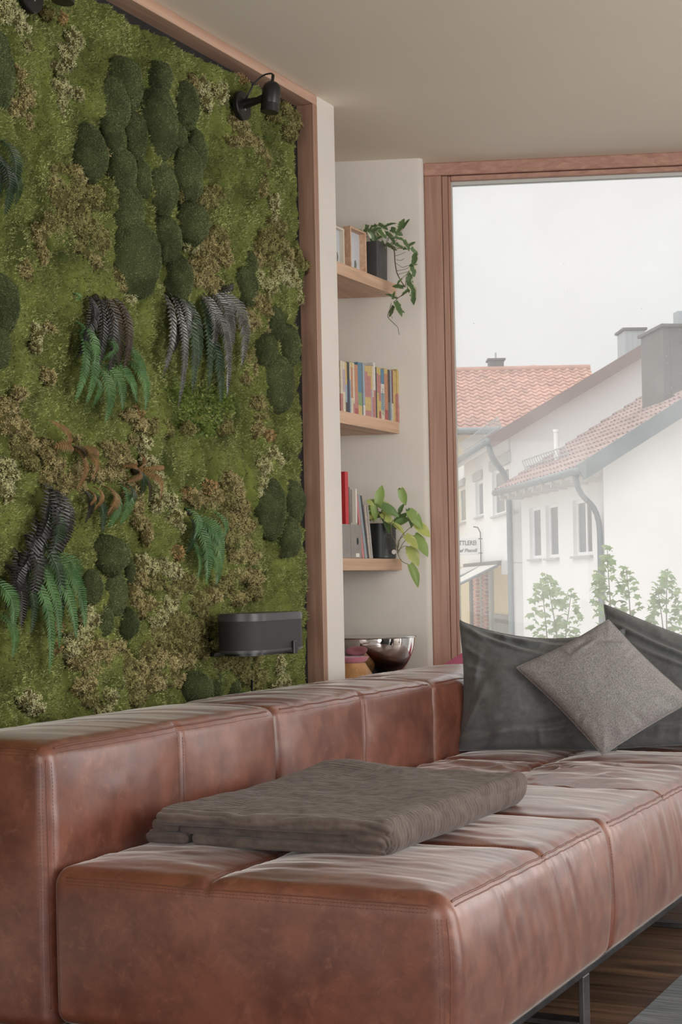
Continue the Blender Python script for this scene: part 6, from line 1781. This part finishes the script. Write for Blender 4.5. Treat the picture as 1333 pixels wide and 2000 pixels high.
# ---- hanging sign
sg_a = along(943, 1070, Bn, sB, -gB)[0]
zs1 = along(940, 1049, Bn, sB, -gB)[1]; zs0 = along(940, 1084, Bn, sB, -gB)[1]
sgp = Bn + sB * sg_a
sign = thing('shop_sign', 'white shop sign with dark lettering hung out from the middle house', 'sign', sgp + Zv * (zs0 - GZ0))
mat('sign_board', srgb(234, 233, 233), .5); mat('sign_ink', srgb(96, 84, 86), .5); mat('sign_ink_grey', srgb(120, 118, 122), .5)
SW = 1.28
mb = MB(); mb.obox(sgp - gB * (SW + .10) + Zv * (zs0 - GZ0), gB * SW, sB * .06, Zv * (zs1 - zs0), .01); board = mb.build('sign_board', MAT['sign_board'], sign)
hS = zs1 - zs0
def sign_text(txt, size, xr, z, m, shear=0.0, sx=1.0):
    fc = bpy.data.curves.new('lettering', 'FONT'); fc.body = txt; fc.size = size; fc.align_x = 'RIGHT'; fc.align_y = 'CENTER'; fc.extrude = .003; fc.shear = shear; fc.offset = .004
    fo = bpy.data.objects.new('lettering', fc); COL.objects.link(fo); fo.parent = board; fc.materials.append(MAT[m])
    p = sgp - gB * xr - sB * .004 + Zv * (z - GZ0) - WORLD[board.name]
    X, Yv_, Zn = gB * sx, Zv, -sB
    fo.matrix_local = Matrix(((X[0], Yv_[0], Zn[0], p[0]), (X[1], Yv_[1], Zn[1], p[1]), (X[2], Yv_[2], Zn[2], p[2]), (0, 0, 0, 1)))
sign_text('SATTLEREI', hS * .36, .16, zs0 + hS * .66, 'sign_ink', 0, .78)
sign_text('Josef Piendl', hS * .27, .16, zs0 + hS * .25, 'sign_ink_grey', .25, 1.06)
mb = MB(); mb.tube([sgp - gB * .05 + Zv * (zs0 - .22 - GZ0), sgp - gB * .05 + Zv * (zs1 + .12 - GZ0), sgp - gB * .12 + Zv * (zs1 + .26 - GZ0), sgp - gB * .24 + Zv * (zs1 + .28 - GZ0)], .018, 7)
for z in (zs0 + .05, zs1 - .05): mb.tube([sgp - gB * .11 + Zv * (z - GZ0), sgp + Zv * (z - GZ0)], .016, 6)
mb.tube([sgp - gB * .05 + Zv * (zs0 - .22 - GZ0), sgp + Zv * (zs0 - .22 - GZ0)], .018, 6)
mb.build('sign_bracket', MAT['zinc_dark'], sign)
# ---- far house with the orange roof
hA = thing('house', 'far house with a bright orange tiled roof at the left of the window', 'house', cw(4, 50, GZ0), 'houses across the street')
rz, ez = atz(1000, 724, 54)[2], atz(905, 840, 49.5)[2]
xr = atz(1152, 722, 54); xe = atz(1152, 722, 54)
aR = unit(.9999 * CR + .012 * CF)
Aend = cw(8.62, 54, rz); L_A = 13.0
ev0 = cw(8.62 - L_A, 49.5, ez) ; ev1 = cw(8.62, 49.5, ez); rg1 = cw(8.62, 54, rz); rg0 = cw(8.62 - L_A, 54, rz)
mb = MB(); tiles(mb, ev0, ev1 - ev0, rg0 - ev0, 44, 17, seed=3); tag(mb.build('roof_tiles', MAT['tile_orange'], hA), kind='stuff')
mb = MB(); mb.slab([ev0, ev1, rg1, rg0], -Zv * .15); mb.slab([rg0, rg1, rg1 + CF * 4.5 - Zv * (rz - ez), rg0 + CF * 4.5 - Zv * (rz - ez)], -Zv * .15); mb.build('roof_deck', MAT['verge_brown'], hA)
mb = MB(); mb.tube([rg0 + Zv * .03, rg1 + Zv * .03], .13, 8); mb.build('ridge_tiles', MAT['tile_orange'], hA, smooth=True)
wl = MB(); wl.slab([cw(8.3 - L_A, 50.1, GZ0), cw(8.3, 50.1, GZ0), cw(8.3, 57.8, GZ0), cw(8.3 - L_A, 57.8, GZ0)], Zv * (ez + .05 - GZ0))
wl.slab([cw(8.3, 50.1, ez), cw(8.3, 57.8, ez), cw(8.3, 54, rz - .2)], -CR * .3); wl.build('wall', MAT['render_cream'], hA)
mb = MB(); mb.tube([ev0 - CF * .1 - Zv * .02, ev1 - CF * .1 - Zv * .02], .09, 8); mb.build('gutter', MAT['zinc'], hA, smooth=True)
cA = atz(969, 722, 54.3); chimney(hA, np.array([cA[0], cA[1], 0]), CR, CF, .50, .6, cA[2] - .6, atz(969, 706, 54.3)[2], MAT['zinc_dark'])
tpA = atz(969, 703, 54.3); mb = MB(); mb.tube([tpA, tpA + Zv * .25], .03, 6); mb.build('chimney_spike', MAT['zinc_light'], hA)
dA = atz(1043, 722, 54.4); mb = MB(); mb.lathe([(.24, -.2), (.24, 0), (.2, .09), (.12, .14), (.001, .16)], dA, 20); mb.build('roof_vent', MAT['tile_orange'], hA, autosmooth=40)

# ------------------------------------------------------------------ saplings below the window
mat('maple_leaf', srgb(120, 142, 92), .6, col2=srgb(148, 166, 114), nscale=.7, transl=.4)
mat('sapling_bark', srgb(122, 116, 92), .8)
def maple_mesh():
    pts = []
    lobes = [(-128, .62), (-96, .46), (-56, .92), (-27, .60), (0, 1.0), (27, .60), (56, .92), (96, .46), (128, .62), (180, .16)]
    V = [(0, 0, 0)] + [(r_ * math.cos(math.radians(a)), r_ * math.sin(math.radians(a)), -.25 * r_ * r_) for a, r_ in lobes]
    n = len(lobes); F = [(0, 1 + i, 1 + (i + 1) % n) for i in range(n)]
    me = bpy.data.meshes.new('leaf'); me.from_pydata(V, [], F); me.materials.append(MAT['maple_leaf']); me.update(); return me
ML = maple_mesh()
def sapling(stems, label, Zd, seed):
    q = random.Random(seed)
    root = atz(stems[0][0][0][0], 1140, Zd); root[2] = GZ0
    t = thing('sapling', label, 'young tree', root, 'maple saplings below the window')
    for si, (pts, spread, nl, base_y) in enumerate(stems):
        P = [atz(x, y, Zd + si * .12) for x, y in pts]
        foot = np.array([P[-1][0], P[-1][1], GZ0])
        S = smooth_path([P[0]] + P[1:] + [P[-1] - Zv * .6, (P[-1] + root) / 2 - Zv * .2, root], 40, 2)
        mb = MB(); mb.tube(S, np.linspace(.003, .022, 40), 6); mb.build('stem', MAT['sapling_bark'], t, smooth=True)
        top, bot = pts[0], pts[-1]
        nl = int(nl * 1.1)
        for k in range(nl):
            f = (k + .5) / nl; f = f ** .8
            x = np.interp(f * (len(pts) - 1), range(len(pts)), [p[0] for p in pts]); y = np.interp(f * (len(pts) - 1), range(len(pts)), [p[1] for p in pts])
            s = spread * (.15 + .85 * min(1, f * 1.2)) * q.uniform(.25, 1) * (1 if k % 2 else -1)
            c = atz(x + s, y + abs(s) * q.uniform(-.30, .12) + q.uniform(-5, 5), Zd + si * .12 + q.uniform(-.25, .25))
            az = q.uniform(0, 6.28); d = CR * math.cos(az) + CF * math.sin(az) + CU * q.uniform(-.65, -.1)
            nr = CU + CR * q.uniform(-.6, .6) + CF * q.uniform(-1.0, .1)
            put_leaf(t, c, d, nr, q.uniform(.042, .074), ML)
sapling([([(1068,1122),(1073,1150),(1082,1200),(1090,1250)], 46, 60, 0), ([(1058,1135),(1062,1170),(1070,1250)], 38, 42, 0), ([(1118,1150),(1112,1190),(1104,1250)], 30, 34, 0)], 'bushy maple sapling low behind the left charcoal cushion', 14.6, 1)
sapling([([(1187,1066),(1188,1110),(1192,1160),(1196,1230)], 34, 62, 0), ([(1222,1105),(1228,1140),(1232,1200)], 22, 30, 0), ([(1165,1115),(1175,1150),(1185,1200)], 24, 30, 0)], 'tallest maple sapling, its tip in front of the right downpipe', 14.2, 2)
sapling([([(1305,1112),(1303,1150),(1302,1190),(1304,1250)], 42, 78, 0), ([(1284,1140),(1290,1180),(1298,1240)], 32, 40, 0)], 'maple sapling nearest the right edge of the photo', 14.4, 3)

# ------------------------------------------------------------------ lettering becomes plain mesh
bpy.context.view_layer.update()
_dg = bpy.context.evaluated_depsgraph_get()
for fo in [o for o in SC.objects if o.type == 'FONT']:
    me = bpy.data.meshes.new_from_object(fo.evaluated_get(_dg))
    mo = bpy.data.objects.new('lettering_mesh', me); COL.objects.link(mo); mo.parent = fo.parent; mo.matrix_local = fo.matrix_local.copy()
    bpy.data.objects.remove(fo); mo.name = 'lettering'
    tag(mo, kind='stuff')
